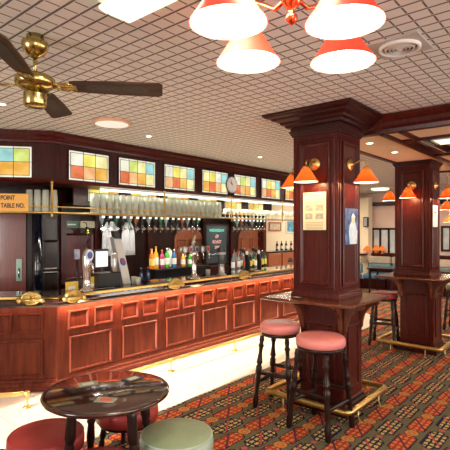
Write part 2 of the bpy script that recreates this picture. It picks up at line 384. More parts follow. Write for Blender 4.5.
# brass foot rail on the tiles
fr = thing('foot_rail', 'long brass foot rail on posts along the foot of the bar', 'foot rail', (CX, CY, 0))
part_at(fr, 'rail', MB().tube([bp_(.5,'L',.15,LL), bp_(.5,'L',.15,.2)], .022), BRASS)
part_at(fr, 'rail', MB().tube([bp_(.5,'R',.15,-.05), bp_(.5,'R',.15,RR-.1)], .022), BRASS)
def railpost(p):
    mb = MB(); mb.lathe([(.045,.006),(.045,.016),(.018,.03),(.012,.06),(.012,.115),(.028,.13),(.03,.15),(.028,.172),(.01,.18)], (p.x,p.y,0), 12); part_at(fr, 'post', mb, BRASS)
for s in (.2, 1.4): railpost(bp_(.5,'L',0,s))
for s in (.05, 1.3, 2.6, 3.9, 5.2, 6.5): railpost(bp_(.5,'R',0,s))
# light strip under the bar top
ls = bsweep(MB(), [(.085,.985),(.085,1.0),(.06,1.0),(.06,.985)]).build('light_strip', emit('lit_strip', (1,.72,.48), 5))
tag(ls, 'warm light strip tucked under the overhang of the bar top', 'light')
a_ = area('bar_strip_light', (CX+1.05, CY-.072, .982), (0, 0, 0), 2.0, .02, 22, (1,.60,.42))
a_ = area('bar_strip_light', (CX+4.55, CY-.072, .982), (0, 0, 0), 4.9, .02, 48, (1,.58,.32))
a2 = area('bar_strip_light', tuple(bp_(.072,'L',.982,.8)), (0, 0, math.radians(140)), 1.5, .02, .6, (1,.66,.42))

# ------------------------------------------------------------------ bar canopy with stained glass
can = thing('bar_canopy', 'mahogany bar canopy below the ceiling with a row of backlit stained glass', 'bar canopy', (CX, CY, 2.4))
D0 = -.45
part_at(can, 'fascia_board', bsweep(MB(), [(D0,2.46),(D0,CZ-.01),(D0-.04,CZ-.01),(D0-.04,2.46)]), WOODD)
part_at(can, 'cornice', bsweep(MB(), [(D0+.001,2.90),(D0+.02,2.905),(D0+.025,2.93),(D0+.05,2.945),(D0+.06,2.97),(D0+.10,2.99),(D0+.115,3.03),(D0+.001,3.035)]), WOOD)
part_at(can, 'ledge', bsweep(MB(), [(D0+.05,2.44),(D0+.06,2.452),(D0+.05,2.465),(D0+.001,2.47),(D0-.5,2.47),(D0-.5,2.42),(D0+.03,2.42)]), WOOD)
GC = {}
for nm, c, s_ in (('white', (.95,.93,.72), .95), ('yellow', (1,.84,.12), .95), ('cyan', (.45,.85,.85), .8), ('lime', (.8,.9,.2), .85), ('red', (.95,.20,.05), .85),
                ('peach', (1,.50,.20), .95), ('amber', (1,.50,.06), .95), ('pale', (1,.90,.40), 1.0)):
    GC[nm] = emit_glass('stained_glass_'+nm, c, s_*.62)
GN = list(GC); LEAD = mat('lead_came', (.02,.02,.02), .5)
def stained(O, A, w_, h_, cols, root, name='stained_glass', border=.024):
    A = Vector(A); O = Vector(O); B = Vector((0,0,1)); N = A.cross(B)
    ncol = len(cols[0]); mb = MB(); g = .006
    mb.cur = GN.index('white'); mb.loops([[O+N*h, O+A*w_+N*h, O+A*w_+B*h_+N*h, O+B*h_+N*h] for h in (.0015, .004)])
    cw = (w_-2*border)/ncol; ch = (h_-2*border)/2
    for r in range(2):
        for c in range(ncol):
            p = O+A*(border+c*cw)+B*(border+(1-r)*ch); mb.cur = GN.index(cols[r][c])
            mb.loops([[p+A*g/2+B*g/2+N*h, p+A*(cw-g/2)+B*g/2+N*h, p+A*(cw-g/2)+B*(ch-g/2)+N*h, p+A*g/2+B*(ch-g/2)+N*h] for h in (.004, .007)])
    LI = len(GN); mb.cur = LI
    def bar_(a0, a1, b0, b1): mb.loops([[O+A*a0+B*b0+N*h, O+A*a1+B*b0+N*h, O+A*a1+B*b1+N*h, O+A*a0+B*b1+N*h] for h in (.004, .010)])
    for c in range(ncol+1): x = border+c*cw; bar_(x-g/2, x+g/2, 0 if 0 < c < ncol else border, h_ if 0 < c < ncol else h_-border)
    for r in range(3): z = border+r*ch; bar_(border if r != 1 else 0, w_-border if r != 1 else w_, z-g/2, z+g/2)
    return part_at(root, name, mb, [GC[n_] for n_ in GN]+[LEAD])
W3 = (('white','yellow','pale'),('red','peach','amber'))
W4 = [(('white','lime','pale','cyan'),('red','peach','amber','pale')), (('white','yellow','pale','cyan'),('peach','red','amber','pale')), (('pale','yellow','white','cyan'),('amber','red','peach','pale'))]
stained(bp_(D0, 'R', 2.475, .27+.14), (1,0,0), .60, .375, W3, can)
for i in range(7):
    s = 1.18+.854*i
    if s+.67 < RR: stained(bp_(D0,'R',2.475,s), (1,0,0), .665, .375, W4[i%3], can)
# left leg: read along the leg from far left to the corner
stained(bp_(D0,'L',2.475,.22+.164+.6+.0), -UL, .60, .375, (('pale','cyan','lime'),('amber','amber','amber')), can)
stained(bp_(D0,'L',2.475,.22+.164+.6+.85), -UL, .60, .375, W3, can)
# frames round the panes
for s, w_ in [(.41,.60)]+[(1.18+.854*i, .665) for i in range(7) if 1.85+.854*i < RR]:
    mb = MB(); mb.ring(bp_(D0,'R',2.475-.02,s-.02), (1,0,0), (0,0,1), w_+.04, .415, [(0,.001),(0,.014),(.018,.016),(.02,.006)], cap=False); part_at(can, 'pane_frame', mb, WOODD)
tb = MB(); tb.tube([bp_(-.62,'R',2.395,1.0), bp_(-.62,'R',2.395,RR-.2)], .016); 
tag(tb.build('fluorescent_tube', TUBE), 'long lit white tube on the underside of the bar canopy', 'light')
area('canopy_tube_light', (CX+3.6, CY+.62, 2.375), (0,0,0), 5.8, .04, 42, (1,.95,.82))
# hanging glass shelf of brass
gs = thing('glass_shelf', 'hanging brass glass shelf with rails and posts below the bar canopy', 'shelf', (CX, CY, 2.04))
DS = -.36
part_at(gs, 'shelf_board', bsweep(MB(), [(DS,2.035),(DS,2.05),(DS-.32,2.05),(DS-.32,2.035)]), mat('shelf_wood', (.35,.16,.06), .35, col2=(.45,.22,.09), scale=5))
part_at(gs, 'rail', MB().tube(bpath(DS+.012, 2.043), .012, 8), BRASS)
part_at(gs, 'rail', MB().tube(bpath(DS+.012, 2.115), .007, 8), BRASS)
for where, s in (('C',0), ('R',1.95), ('R',3.55), ('R',5.2), ('R',6.7), ('L',1.3)):
    p = bp_(DS+.014, where, 0, s)
    mb = MB(); mb.lathe([(.004,1.985),(.014,1.995),(.014,2.01),(.008,2.02),(.013,2.03),(.013,2.41),(.022,2.415),(.022,2.42)], (p.x,p.y,0), 10)
    part_at(gs, 'post', mb, BRASS)
ORD = 'first second third fourth fifth sixth seventh eighth ninth tenth eleventh twelfth thirteenth fourteenth fifteenth sixteenth seventeenth eighteenth nineteenth twentieth'.split()+['twenty-'+q for q in 'first second third fourth fifth sixth seventh eighth ninth'.split()]+['thirtieth','thirty-first','thirty-second','thirty-third']
# tall stacked glasses along the shelf
def make_glass():
    t = thing('pint_glass', 'stack of clear pint glasses upside down on the brass shelf', 'glass', (0,0,0))
    mb = MB()
    for k_ in range(3):
        z = .001+.06*k_; mb.lathe([(.046,z),(.036,z+.15),(.034,z+.15),(.044,z)], n=12, cap0=False, cap1=False)
        mb.lathe([(.035,z+.146),(.035,z+.151)], n=12)
    mb.build('glass_body', GLASS, t); return t
gl0 = make_glass(); first = True
def put_glass(p, label, group):
    global first
    if first: gl0.location = p; gl0['label'] = label; gl0['group'] = group; first = False
    else: dup(gl0, p, 0, label, group)
for row, d in enumerate((DS-.07, DS-.19)):
    for i in range(24):
        s = .80+.109*i+row*.04
        put_glass(bp_(d,'R',2.05,s), 'clear stacked pint glasses on the long shelf run, %s row, %s from the left' % (('front','back')[row], ORD[i]), 'pint glasses on the right run of the shelf')
for row, d in enumerate((DS-.07, DS-.19)):
    for i in range(4):
        put_glass(bp_(d,'L',2.05,.12+.095*i+row*.03), 'clear stacked pint glasses beside the amber sign, %s row, %s from the corner post' % (('front','back')[row], ORD[i]), 'pint glasses beside the amber sign')
# stemmed glasses on the further stretch
def wine_glass():
    t = thing('wine_glass', '', 'glass'); mb = MB()
    mb.lathe([(.034,.001),(.034,.004),(.006,.01),(.005,.07),(.012,.078),(.034,.10),(.038,.13),(.033,.17),(.031,.17),(.036,.13),(.032,.102),(.01,.083)], n=12, cap1=False)
    mb.build('glass_body', GLASS, t); return t
wg0 = wine_glass(); wf = True
for row, d in enumerate((DS-.08, DS-.22)):
    for i in range(25):
        s = 3.6+.125*i+row*.05; p = bp_(d,'R',2.05,s)
        if s > RR-.2: continue
        lab = 'clear stemmed wine glass on the far stretch of shelf, %s row, %s from the left' % (('front','back')[row], ORD[i])
        if wf: wg0.location = p; wg0['label'] = lab; wg0['group'] = 'wine glasses on the far shelf'; wf = False
        else: dup(wg0, p, 0, lab, 'wine glasses on the far shelf')
# amber sign hanging on the shelf rail
p = bp_(DS+.03, 'L', 2.155, .0); 
sg = thing('hanging_sign', 'amber sign with dark serif writing hanging on the brass shelf rail', 'sign', bp_(DS+.03,'L',2.16,1.06), math.atan2(-UL.y, -UL.x))
MB().bbox(-.62, .67, -.006, .006, -.11, .105, .003).build('board', SIGNY, sg)
text_mesh('ORDER POINT', .076, INK, sg, (.52, -.008, .052), (PI/2,0,0), align='RIGHT', sx_=.72)
text_mesh('TABLE NO.', .076, INK, sg, (.63, -.008, -.04), (PI/2,0,0), align='RIGHT', sx_=.72)

# clock on the canopy
cp = onY(232, 185, CY-D0-.03)
ck = thing('wall_clock', 'round white clock with dark rim on the bar canopy between the stained glass', 'clock', cp)
def disc(mb, r, y0, y1, n=28, cx=0, cz=0): mb.loops([[(cx+r*math.cos(2*PI*k/n), y, cz+r*math.sin(2*PI*k/n)) for k in range(n)] for y in (y0, y1)]); return mb
disc(MB(), .155, .0, .045).build('rim', mat('clock_rim', (.1,.1,.12), .3), ck)
disc(MB(), .140, -.006, .002).build('dial', PAPERW, ck)
for a, l, nm in ((math.radians(115), .11, 'minute_hand'), (math.radians(140), .075, 'hour_hand')):
    mb = MB(); mb.M = Matrix.Rotation(-a+PI/2, 4, 'Y'); mb.box(-.01, l, -.010, -.007, -.004, .004) if False else mb.box(-.004, .004, -.010, -.007, -.01, l); mb.build(nm, BLACK, ck)
mb = MB()
for k in range(12):
    a = PI*k/6; disc(mb, .006, -.008, -.005, 6, .12*math.cos(a), .12*math.sin(a))
mb.build('hour_marks', BLACK, ck)

# ------------------------------------------------------------------ pillars
def pillar(px0, py0, label, S_=.51):
    t = thing('pillar', label, 'pillar', (px0, py0, 0))
    MB().box(0, S_, 0, S_, 1.13, 2.9).build('shaft', WOOD, t)
    faces = [((0,S_,0), (0,-1,0)), ((0,0,0), (1,0,0)), ((S_,0,0), (0,1,0)), ((S_,S_,0), (-1,0,0))]
    for O, A in faces:
        O = Vector(O); A = Vector(A)
        mb = MB(); mb.ring(O+A*.085+Vector((0,0,1.27)), A, (0,0,1), S_-.17, 1.45, [(0,.001),(0,.014),(.012,.020),(.022,.018),(.032,.006),(.036,.002)]); mb.build('panel', WOOD, t)
        mb = MB(); mb.ring(O+A*.03+Vector((0,0,1.23)), A, (0,0,1), S_-.06, 1.53, [(0,.0005),(0,.006),(.012,.008),(.016,.001)], cap=False); mb.build('bead', WOOD, t)
    MB().rectprof(0, S_, 0, S_, [(.018,1.131),(.02,1.15),(.016,1.175),(.006,1.185),(.005,1.20),(.0,1.205)]).build('base_moulding', WOOD, t)
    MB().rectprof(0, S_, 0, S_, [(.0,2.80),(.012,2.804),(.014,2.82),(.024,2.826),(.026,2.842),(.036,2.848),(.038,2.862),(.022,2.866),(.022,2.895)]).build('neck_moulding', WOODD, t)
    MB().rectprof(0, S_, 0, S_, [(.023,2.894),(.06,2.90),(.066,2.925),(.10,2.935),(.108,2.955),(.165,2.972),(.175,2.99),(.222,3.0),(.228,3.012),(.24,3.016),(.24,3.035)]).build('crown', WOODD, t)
    # ledge round the pillar
    lg = MB().rectprof(0, S_, 0, S_, [(.22,1.098),(.24,1.105),(.24,1.12),(.23,1.13),(.01,1.1305)]); lg.build('ledge', WOODL, t)
    # lower pedestal
    q0, q1, r0, r1 = .03, .45, -.045, .44
    MB().rectprof(q0, q1, r0, r1, [(.0,.10),(.0,1.098)]).build('pedestal', WOOD, t)
    MB().rectprof(q0, q1, r0, r1, [(.05,.0),(.05,.05),(.035,.065),(.035,.09),(.018,.105),(.016,.13),(.001,.145)]).build('plinth', WOODD, t)
    for O, A, w_ in [((q0,r1,0),(0,-1,0),r1-r0), ((q0,r0,0),(1,0,0),q1-q0), ((q1,r0,0),(0,1,0),r1-r0), ((q1,r1,0),(-1,0,0),q1-q0)]:
        O = Vector(O); A = Vector(A); mb = MB(); mb.ring(O+A*.08+Vector((0,0,.24)), A, (0,0,1), w_-.16, .64, [(0,.001),(0,.012),(.010,.016),(.025,.012),(.03,.002)]); mb.build('panel', WOOD, t)
    # curved corbels under the ledge
    def corbel(p, n_, a_):
        p = Vector(p); n_ = Vector(n_); a_ = Vector(a_); pts = [(0,1.097),(.20,1.097),(.20,1.075)]
        for k in range(7):
            an = PI/2*k/6; pts.append((.02+.16*(1-math.sin(an)), 1.06-.24*(1-math.cos(an))))
        pts += [(.0,.80)]
        mb = MB(); mb.loops([[p+n_*d+a_*e+Vector((0,0,z)) for d, z in pts] for e in (-.018, .018)]); mb.build('corbel', WOODL, t)
    for f in (.06, .94):
        corbel((q0, r0+(r1-r0)*f, 0), (-1,0,0), (0,1,0)); corbel((q1, r0+(r1-r0)*f, 0), (1,0,0), (0,1,0))
        corbel((q0+(q1-q0)*f, r0, 0), (0,-1,0), (1,0,0)); corbel((q0+(q1-q0)*f, r1, 0), (0,1,0), (1,0,0))
    return t
P1 = (4.107, 2.036); P2 = (7.01, 2.016)
pillar(*P1, 'large mahogany pillar with drinks ledge, nearest the viewer, holding two posters')
pillar(*P2, 'second mahogany pillar with drinks ledge, standing further back at the right')
def pillar_rail(px0, py0, label):
    t = thing('pillar_foot_rail', label, 'foot rail', (px0+.255, py0+.255, 0)); H = .46; r = .05
    pts = []
    for cx, cy, a0 in ((H-r,H-r,0),(-H+r,H-r,90),(-H+r,-H+r,180),(H-r,-H+r,270)):
        for k in range(5): a = math.radians(a0+22.5*k); pts.append((cx+r*math.cos(a), cy+r*math.sin(a), .14))
    MB().tube(pts, .029, 12, closed=True).build('rail', BRASS, t)
    for x, y in ((-.25,-H),(.25,-H),(-H,-.25),(-H,.25),(H,-.25),(H,.25),(.25,H),(-.25,H)):
        mb = MB(); d = Vector((x,y,0)); o_ = Vector((0,y/abs(y),0)) if abs(y) > abs(x) else Vector((x/abs(x),0,0))
        mb.tube([d+Vector((0,0,.12)), d+Vector((0,0,.05)), d+o_*.02+Vector((0,0,.004))], .008, 8)
        mb.lathe([(.03,.001),(.028,.006),(.01,.012)], tuple(d+o_*.02), 10)
        mb.tube([d+Vector((0,0,.14)), d-o_*.09+Vector((0,0,.10)), d-o_*.17+Vector((0,0,.09))], .007, 8)
        mb.build('bracket', BRASS, t)
    return t
pillar_rail(*P1, 'square brass foot rail around the foot of the nearest pillar')
pillar_rail(*P2, 'square brass foot rail around the foot of the further pillar')

# ------------------------------------------------------------------ wall lamps
def cone_shade(mb_o, mb_i, cx, cy, z0, R, H, r0):
    prof = [(r0, H), (r0*1.25, H*.93), (r0+(R-r0)*.45, H*.52), (r0+(R-r0)*.8, H*.17), (R, 0)]
    mb_o.lathe([(r, z0+z) for r, z in prof], (cx,cy,0), 28, cap0=False, cap1=False)
    mb_i.lathe([(r-.004, z0+z) for r, z in prof], (cx,cy,0), 28, cap0=False, cap1=False)
def wall_lamp(p, n_, label, power=5):
    # p on the face, n_ out of the face; local +X = out
    t = thing('wall_lamp', label, 'wall lamp', p, math.atan2(n_[1], n_[0]), None)
    mb = MB(); mb.M = Matrix.Rotation(PI/2, 4, 'Y'); mb.lathe([(.062,.0),(.064,.008),(.052,.016),(.046,.014),(.034,.026),(.022,.03),(.018,.04),(.004,.046)], n=24); mb.build('backplate', BRASS, t)
    mb = MB(); mb.tube([(.03,0,0),(.07,0,.012),(.11,0,.03),(.15,0,.028),(.175,0,.008),(.178,0,-.03)], .007, 8); mb.build('arm', BRASS, t)
    mb = MB(); mb.lathe([(.012,-.03),(.03,-.04),(.034,-.062),(.026,-.066)], (.178,0,0), 16); mb.build('gallery', BRASS, t)
    o_, i_ = MB(), MB(); cone_shade(o_, i_, .178, 0, -.195, .125, .145, .03); o_.build('shade', SHADEO, t); i_.build('shade_lining', SHADEI, t)
    mb = MB(); mb.lathe([(.004,-.155),(.018,-.145),(.024,-.125),(.018,-.10),(.012,-.075)], (.178,0,0), 12); mb.build('bulb', BULB, t)
    w_ = Vector(p)+Vector(n_)*.178+Vector((0,0,-.17)); point('lamp_light', w_, power, (1,.55,.25), .03)
for P, nm in ((P1, 'nearest'), (P2, 'further')):
    wall_lamp((P[0]-.001, P[1]+.255, 2.5), (-1,0,0), 'orange glass wall lamp on the wide front face of the %s pillar' % nm)
    wall_lamp((P[0]+.255, P[1]-.001, 2.5), (0,-1,0), 'orange glass wall lamp on the narrow right face of the %s pillar' % nm)
    wall_lamp((P[0]+.255, P[1]+.511, 2.5), (0,1,0), 'orange glass wall lamp peeking from behind the left edge of the %s pillar' % nm)

# posters
ps = thing('notice_poster', 'cream printed notice taped to the front of the nearest pillar under its lamp', 'poster')
a = onX(303, 193, P1[0]-.022); b = onX(326, 230, P1[0]-.022); ps.location = (P1[0]-.022, (a.y+b.y)/2, (a.z+b.z)/2); ps.rotation_euler = (0,0,-PI/2)
hw = abs(a.y-b.y)/2; hh = abs(a.z-b.z)/2
MB().box(-hw, hw, -.0, .0012, -hh, hh).build('sheet', PAPER, ps)
mb = MB()
for k in range(5): mb.box(-hw*.75, hw*.75, -.0015, 0, -hh*.62-k*.016, -hh*.62-k*.016+.006)
for k in range(3): mb.box(-hw*.7, hw*.7, -.0015, 0, hh*.62-k*.03, hh*.62-k*.03+.006)
mb.box(-hw*.5, hw*.5, -.0015, 0, hh*.80, hh*.88)
mb.build('printed_text', mat('faded_ink', (.45,.40,.28), .7), ps)
mb = MB()
for x0 in (-.8, .1):
    for z0 in (-.42, .02): mb.box(hw*x0, hw*(x0+.65), -.0018, 0, hh*z0, hh*(z0+.3))
mb.build('printed_pictures', mat('printed_picture', (.30,.33,.30), .7, col2=(.6,.6,.45), scale=30), ps)
a = onY(345, 208, P1[1]-.022); b = onY(358, 244, P1[1]-.022)
pp = thing('picture_poster', 'blue and white picture poster on the right face of the nearest pillar', 'poster', ((a.x+b.x)/2, P1[1]-.022, (a.z+b.z)/2))
hw = abs(a.x-b.x)/2; hh = abs(a.z-b.z)/2
MB().box(-hw, hw, 0, .0012, -hh, hh).build('sheet', mat('poster_blue', (.03,.05,.16), .5, col2=(.15,.25,.5), scale=14), pp)
mb = MB(); mb.loops([[(x*hw, y, z*hh) for x, z in ((-.3,-.98),(.75,-.98),(.85,-.3),(.6,.1),(.45,.35),(.5,.6),(.2,.75),(-.05,.55),(0,.3),(-.35,.05),(-.45,-.4))] for y in (-.0015, 0)]); mb.build('printed_figure', mat('poster_white', (.85,.88,.92), .5, col2=(.5,.75,.9), scale=12), pp)
mb = MB(); mb.loops([[(x*hw, y, z*hh) for x, z in ((.05,.5),(.4,.5),(.45,.3),(.3,.15),(.1,.2))] for y in (-.0022, -.0015)]); mb.build('printed_patch', mat('poster_yellow', (.85,.7,.35), .5), pp)
a = onY(433, 205, P2[1]-.022); b = onY(437, 227, P2[1]-.022)
q = thing('small_notice', 'narrow white paper notice on the right face of the further pillar', 'notice', ((a.x+b.x)/2, P2[1]-.022, (a.z+b.z)/2))
hw = abs(a.x-b.x)/2+.02; hh = abs(a.z-b.z)/2
MB().box(-hw, hw, 0, .0012, -hh, hh).build('sheet', PAPERW, q); MB().box(-hw*.5, hw*.5, -.001, 0, hh*.3, hh*.4).build('printed_text', INK, q)

# ------------------------------------------------------------------ coffered soffit right of / behind the pillars
SX0, SX1, SY0, SY1 = 4.66, 8.6, YR+.0, P1[1]+.50; SZ = 2.87
ox0, ox1, oy0, oy1 = P1[0]+1.28, P1[0]+2.45, -1.2, P1[1]-.36
mb = MB(); ax0 = SX0+.13
mb.box(ax0, ox0, SY0, SY1, SZ, SZ+.03); mb.box(ox1, SX1, SY0, SY1, SZ, SZ+.03); mb.box(ox0, ox1, oy1, SY1, SZ, SZ+.03); mb.box(ox0, ox1, SY0, oy0, SZ, SZ+.03)
struct('trim_2', mb, CREAM)
mb = MB()   # crown round the edge of the soffit, with mitred corners
prof = [(.10,CZ-.002),(.10,CZ-.02),(.075,2.99),(.045,2.965),(.03,2.925),(.0,2.90),(-.005,2.862),(-.06,2.855),(-.06,2.869),(-.02,CZ-.002)]
def cr(e, z): return [(SX0+.10-e, SY0, z), (SX0+.10-e, SY1-.02+e*0, z), (SX1, SY1-.02+e*0, z)]
mb.loops([[(SX0+.10-e, SY0, z) for e, z in prof], [(SX0+.10-e, SY1, z) for e, z in prof]]); struct('trim_3', mb, WOOD)
mb = MB(); mb.box(SX0, SX1, SY1-.05, SY1, SZ-.025, CZ-.002); struct('trim_4', mb, WOOD)
def batten(n_, x0, x1, y0, y1, z0=SZ-.025, z1=SZ):
    mb = MB(); d = .015
    mb.box(x0, x1, y0, y1, z0+.01, z1-.0005)
    mb.box(x0+(d if x1-x0 > .1 else .012), x1-.012, y0+.012, y1-.012, z0, z0+.012); struct('trim_%d' % n_, mb, WOODD)
yA = P1[1]-.17; yC = P1[1]-.37; xB = P1[0]+1.22
batten(5, SX0+.12, SX1, yA-.035, yA+.035); batten(6, SX0+.12, xB, yC-.035, yC+.035); batten(7, xB-.03, xB+.05, SY0, yA-.035)
mb = MB(); mb.box(P1[0]+2.45, P1[0]+2.55, SY0, yA-.035, SZ-.03, SZ-.0005); struct('trim_8', mb, WOODD)
mb = MB(); mb.box(SX1-.06, SX1, SY0, SY1-.05, SZ-.03, CZ-.002); struct('trim_9', mb, WOOD)
mb = MB()   # stepped well of the light box
for st, (z0, z1) in enumerate(((2.872, 2.893), (2.893, 2.92), (2.92, 2.944))):
    e = .02+.02*st
    mb.ring((ox0-.05, oy0-.05, 0), (1,0,0), (0,1,0), ox1-ox0+.1, oy1-oy0+.1, [(.03, z0), (.05+e, z0), (.05+e, z1), (.03, z1)], cap=False)
struct('trim_10', mb, WOODD)
lb = thing('ceiling_light_box', 'square lit panel set in the dark stepped recess above the further pillar', 'ceiling light', (5.92, 1.47, 2.905))
MB().box(-.16, .16, -.15, .15, 0, .03).build('diffuser', LAMPW, lb); MB().ring((-.18,-.17,-.004), (1,0,0), (0,1,0), .36, .34, [(0,0),(0,.035),(.03,.035),(.03,0)], cap=False).build('frame', WHITE, lb)
mb = MB(); mb.box(ox0-.05, ox1+.05, oy0-.05, oy1+.05, 2.945, 2.96); struct('trim_11', mb, CREAM)
mb = MB()
for k_ in range(3): mb.box(xB+.05, ox1, oy1+.012+k_*.05, oy1+.042+k_*.05, SZ-.02+.004*k_, SZ-.0006)
struct('trim_15', mb, WOODD)

def downlight(loc, label, r=.036):
    t = thing('downlight', label, 'ceiling light', loc)
    MB().lathe([(r*1.4,-.001),(r*1.35,-.008),(r,-.008),(r,-.001)], n=20, cap0=False, cap1=False).build('ring', WHITE, t)
    MB().lathe([(r*.98,-.005),(r*.98,-.002)], n=20).build('lens', DOWNL, t)
    return t
def ceilpt(px, py, z): Y = (z-EYE)*F/(230-py); return c2w((px-225)/F*Y, Y, z)
downlight(ceilpt(369.5, 143, SZ), 'small round downlight in the cream soffit beside the nearest pillar')
downlight(ceilpt(394.5, 152, SZ), 'small round downlight in the cream soffit above the further pillar')
for px, py, lb_ in ((149,136,'tiny downlight in the tiled ceiling above the middle of the bar canopy'), (260,157,'tiny downlight in the tiled ceiling above the far end of the canopy'), (2,104,'tiny downlight in the tiled ceiling at the far left edge')):
    downlight(ceilpt(px, py, CZ), lb_, .032)
# flush disc lamp and far oval lamps
t = thing('ceiling_disc_lamp', 'flat round ceiling lamp in front of the bar canopy, right of the fan', 'ceiling light', ceilpt(112, 122, CZ))
MB().lathe([(.21,-.001),(.22,-.01),(.20,-.03),(.185,-.03)], n=32, cap1=False).build('rim', mat('peach_enamel', (.75,.45,.30), .4), t)
MB().lathe([(.185,-.028),(.12,-.04),(.02,-.043)], n=32, cap0=False).build('diffuser', emit('dim_diffuser', (1,.84,.66), .55), t)
t = thing('ceiling_disc_lamp', 'pale oval ceiling lamp in the far ceiling between the two pillars', 'ceiling light', ceilpt(380, 188.5, CZ))
MB().lathe([(.25,-.001),(.25,-.03),(.2,-.05),(.02,-.06)], n=24).build('diffuser', LAMPW, t)

# ------------------------------------------------------------------ ceiling vent, batten light
vp = ceilpt(399.5, 46, CZ)
vt = thing('ceiling_vent', 'round white slatted air vent on a square plate in the tiled ceiling', 'vent', vp); vt.scale = (.87,.87,.75)
MB().bbox(-.19, .19, -.19, .19, -.012, -.001, .003).build('plate', mat('vent_plate', (.55,.52,.50), .5), vt)
MB().lathe([(.15,-.012),(.15,-.034),(.138,-.04),(.128,-.034),(.125,-.013)], n=40, cap0=False, cap1=False).build('rim', WHITE, vt)
MB().lathe([(.12,-.014),(.12,-.016)], n=32).build('duct', mat('vent_dark', (.12,.11,.11), .6), vt)
for k_ in range(4):
    r = .112-.026*k_; MB().lathe([(r,-.016),(r-.012,-.04),(r-.017,-.04),(r-.006,-.016)], n=36, cap0=False, cap1=False).build('slat', mat('vent_slat', (.7,.68,.66), .5), vt)
MB().lathe([(.012,-.016),(.014,-.04),(.004,-.042)], n=16).build('hub', WHITE, vt)
# rectangular diffuser light (long axis along Y)
A_ = Vector((1.545, 2.03, 2.95))
bl = thing('ceiling_batten_light', 'long lit yellowish ceiling light with ribbed diffuser at the top left', 'ceiling light', (A_.x-.09, A_.y-.62, CZ))
MB().bbox(-.10, .10, -.60, .60, -.085, -.03, .02).build('diffuser', LAMPW, bl)
MB().box(-.105, .105, -.605, .605, -.03, -.001).build('tray', WHITE, bl)
area('batten_light', (A_.x-.09, A_.y-.62, CZ-.1), (0,0,0), .2, 1.2, 18, (1,.92,.66))

# ------------------------------------------------------------------ chandelier with four shades
cc = c2w(.281, 1.91, CZ)
ch = thing('pendant_light', 'four arm ceiling light with coral glass shades hanging at the top', 'ceiling light', cc)
COPR = mat('polished_copper', (.75,.22,.10), .22, 1)
mb = MB(); mb.lathe([(.07,-.001),(.07,-.012),(.045,-.03),(.02,-.045),(.012,-.06),(.012,-.17),(.03,-.185),(.045,-.21),(.045,-.24),(.03,-.265),(.014,-.28),(.012,-.295),(.024,-.305),(.026,-.32),(.012,-.338),(.003,-.345)], n=24); mb.build('stem', COPR, ch)
shd = [(.109,2.14),(.557,2.14),(.013,1.735),(.458,1.735)]
for x, y in shd:
    w_ = c2w(x, y, 0)-Vector((cc.x, cc.y, 0)); d = w_.normalized(); L_ = w_.length
    mb = MB(); mb.tube([d*.03+Vector((0,0,-.22)), d*.10+Vector((0,0,-.24)), d*(L_*.55)+Vector((0,0,-.20)), d*(L_*.85)+Vector((0,0,-.145)), d*L_+Vector((0,0,-.16)), d*L_+Vector((0,0,-.21))], .010, 8); mb.build('arm', COPR, ch)
    mb = MB(); mb.lathe([(.014,-.19),(.03,-.205),(.04,-.23),(.036,-.245)], (w_.x,w_.y,0), 16); mb.build('gallery', COPR, ch)
    o_, i_ = MB(), MB(); cone_shade(o_, i_, w_.x, w_.y, -.418, .153, .185, .036); so = o_.build('shade', SHADEP, ch); i_.build('shade_lining', SHADEI, so)
    mb = MB(); mb.lathe([(.006,-.375),(.024,-.365),(.034,-.335),(.026,-.295),(.014,-.26)], (w_.x,w_.y,0), 14); mb.build('bulb', BULB, so)
    point('pendant_lamp', (cc.x+w_.x, cc.y+w_.y, CZ-.385), 8, (1,.78,.52), .04)

# ------------------------------------------------------------------ ceiling fan
fc = c2w(-1.18, 2.81, CZ)
fan = thing('ceiling_fan', 'brass ceiling fan with four dark wooden cane blades at the top left', 'fan', fc, -math.atan2(.761,.648)+PI/2)
fan.rotation_euler = (0,0, math.atan2(-.762,.648))
FB = mat('antique_brass', (.50,.40,.15), .22, 1)
MB().lathe([(.05,-.001),(.055,-.03),(.078,-.045),(.082,-.06),(.075,-.09),(.055,-.12),(.03,-.135),(.02,-.14)], n=28).build('canopy', FB, fan)
MB().lathe([(.012,-.135),(.012,-.24)], n=12).build('downrod', FB, fan)
MB().lathe([(.02,-.225),(.05,-.24),(.09,-.25),(.118,-.27),(.12,-.30),(.108,-.32),(.085,-.335),(.05,-.34)], n=32).build('motor_housing', FB, fan)
MB().lathe([(.04,-.34),(.04,-.355),(.068,-.36),(.07,-.375),(.068,-.43),(.06,-.445),(.02,-.452),(.005,-.455)], n=28).build('switch_cup', FB, fan)
BL = mat('fan_blade_wood', (.03,.014,.007), .45, col2=(.06,.025,.013), scale=5, stretch=(1,6,1), spec=.2)
CANE = mat('cane_insert', (.012,.010,.009), .6, col2=(.06,.045,.03), scale=90)
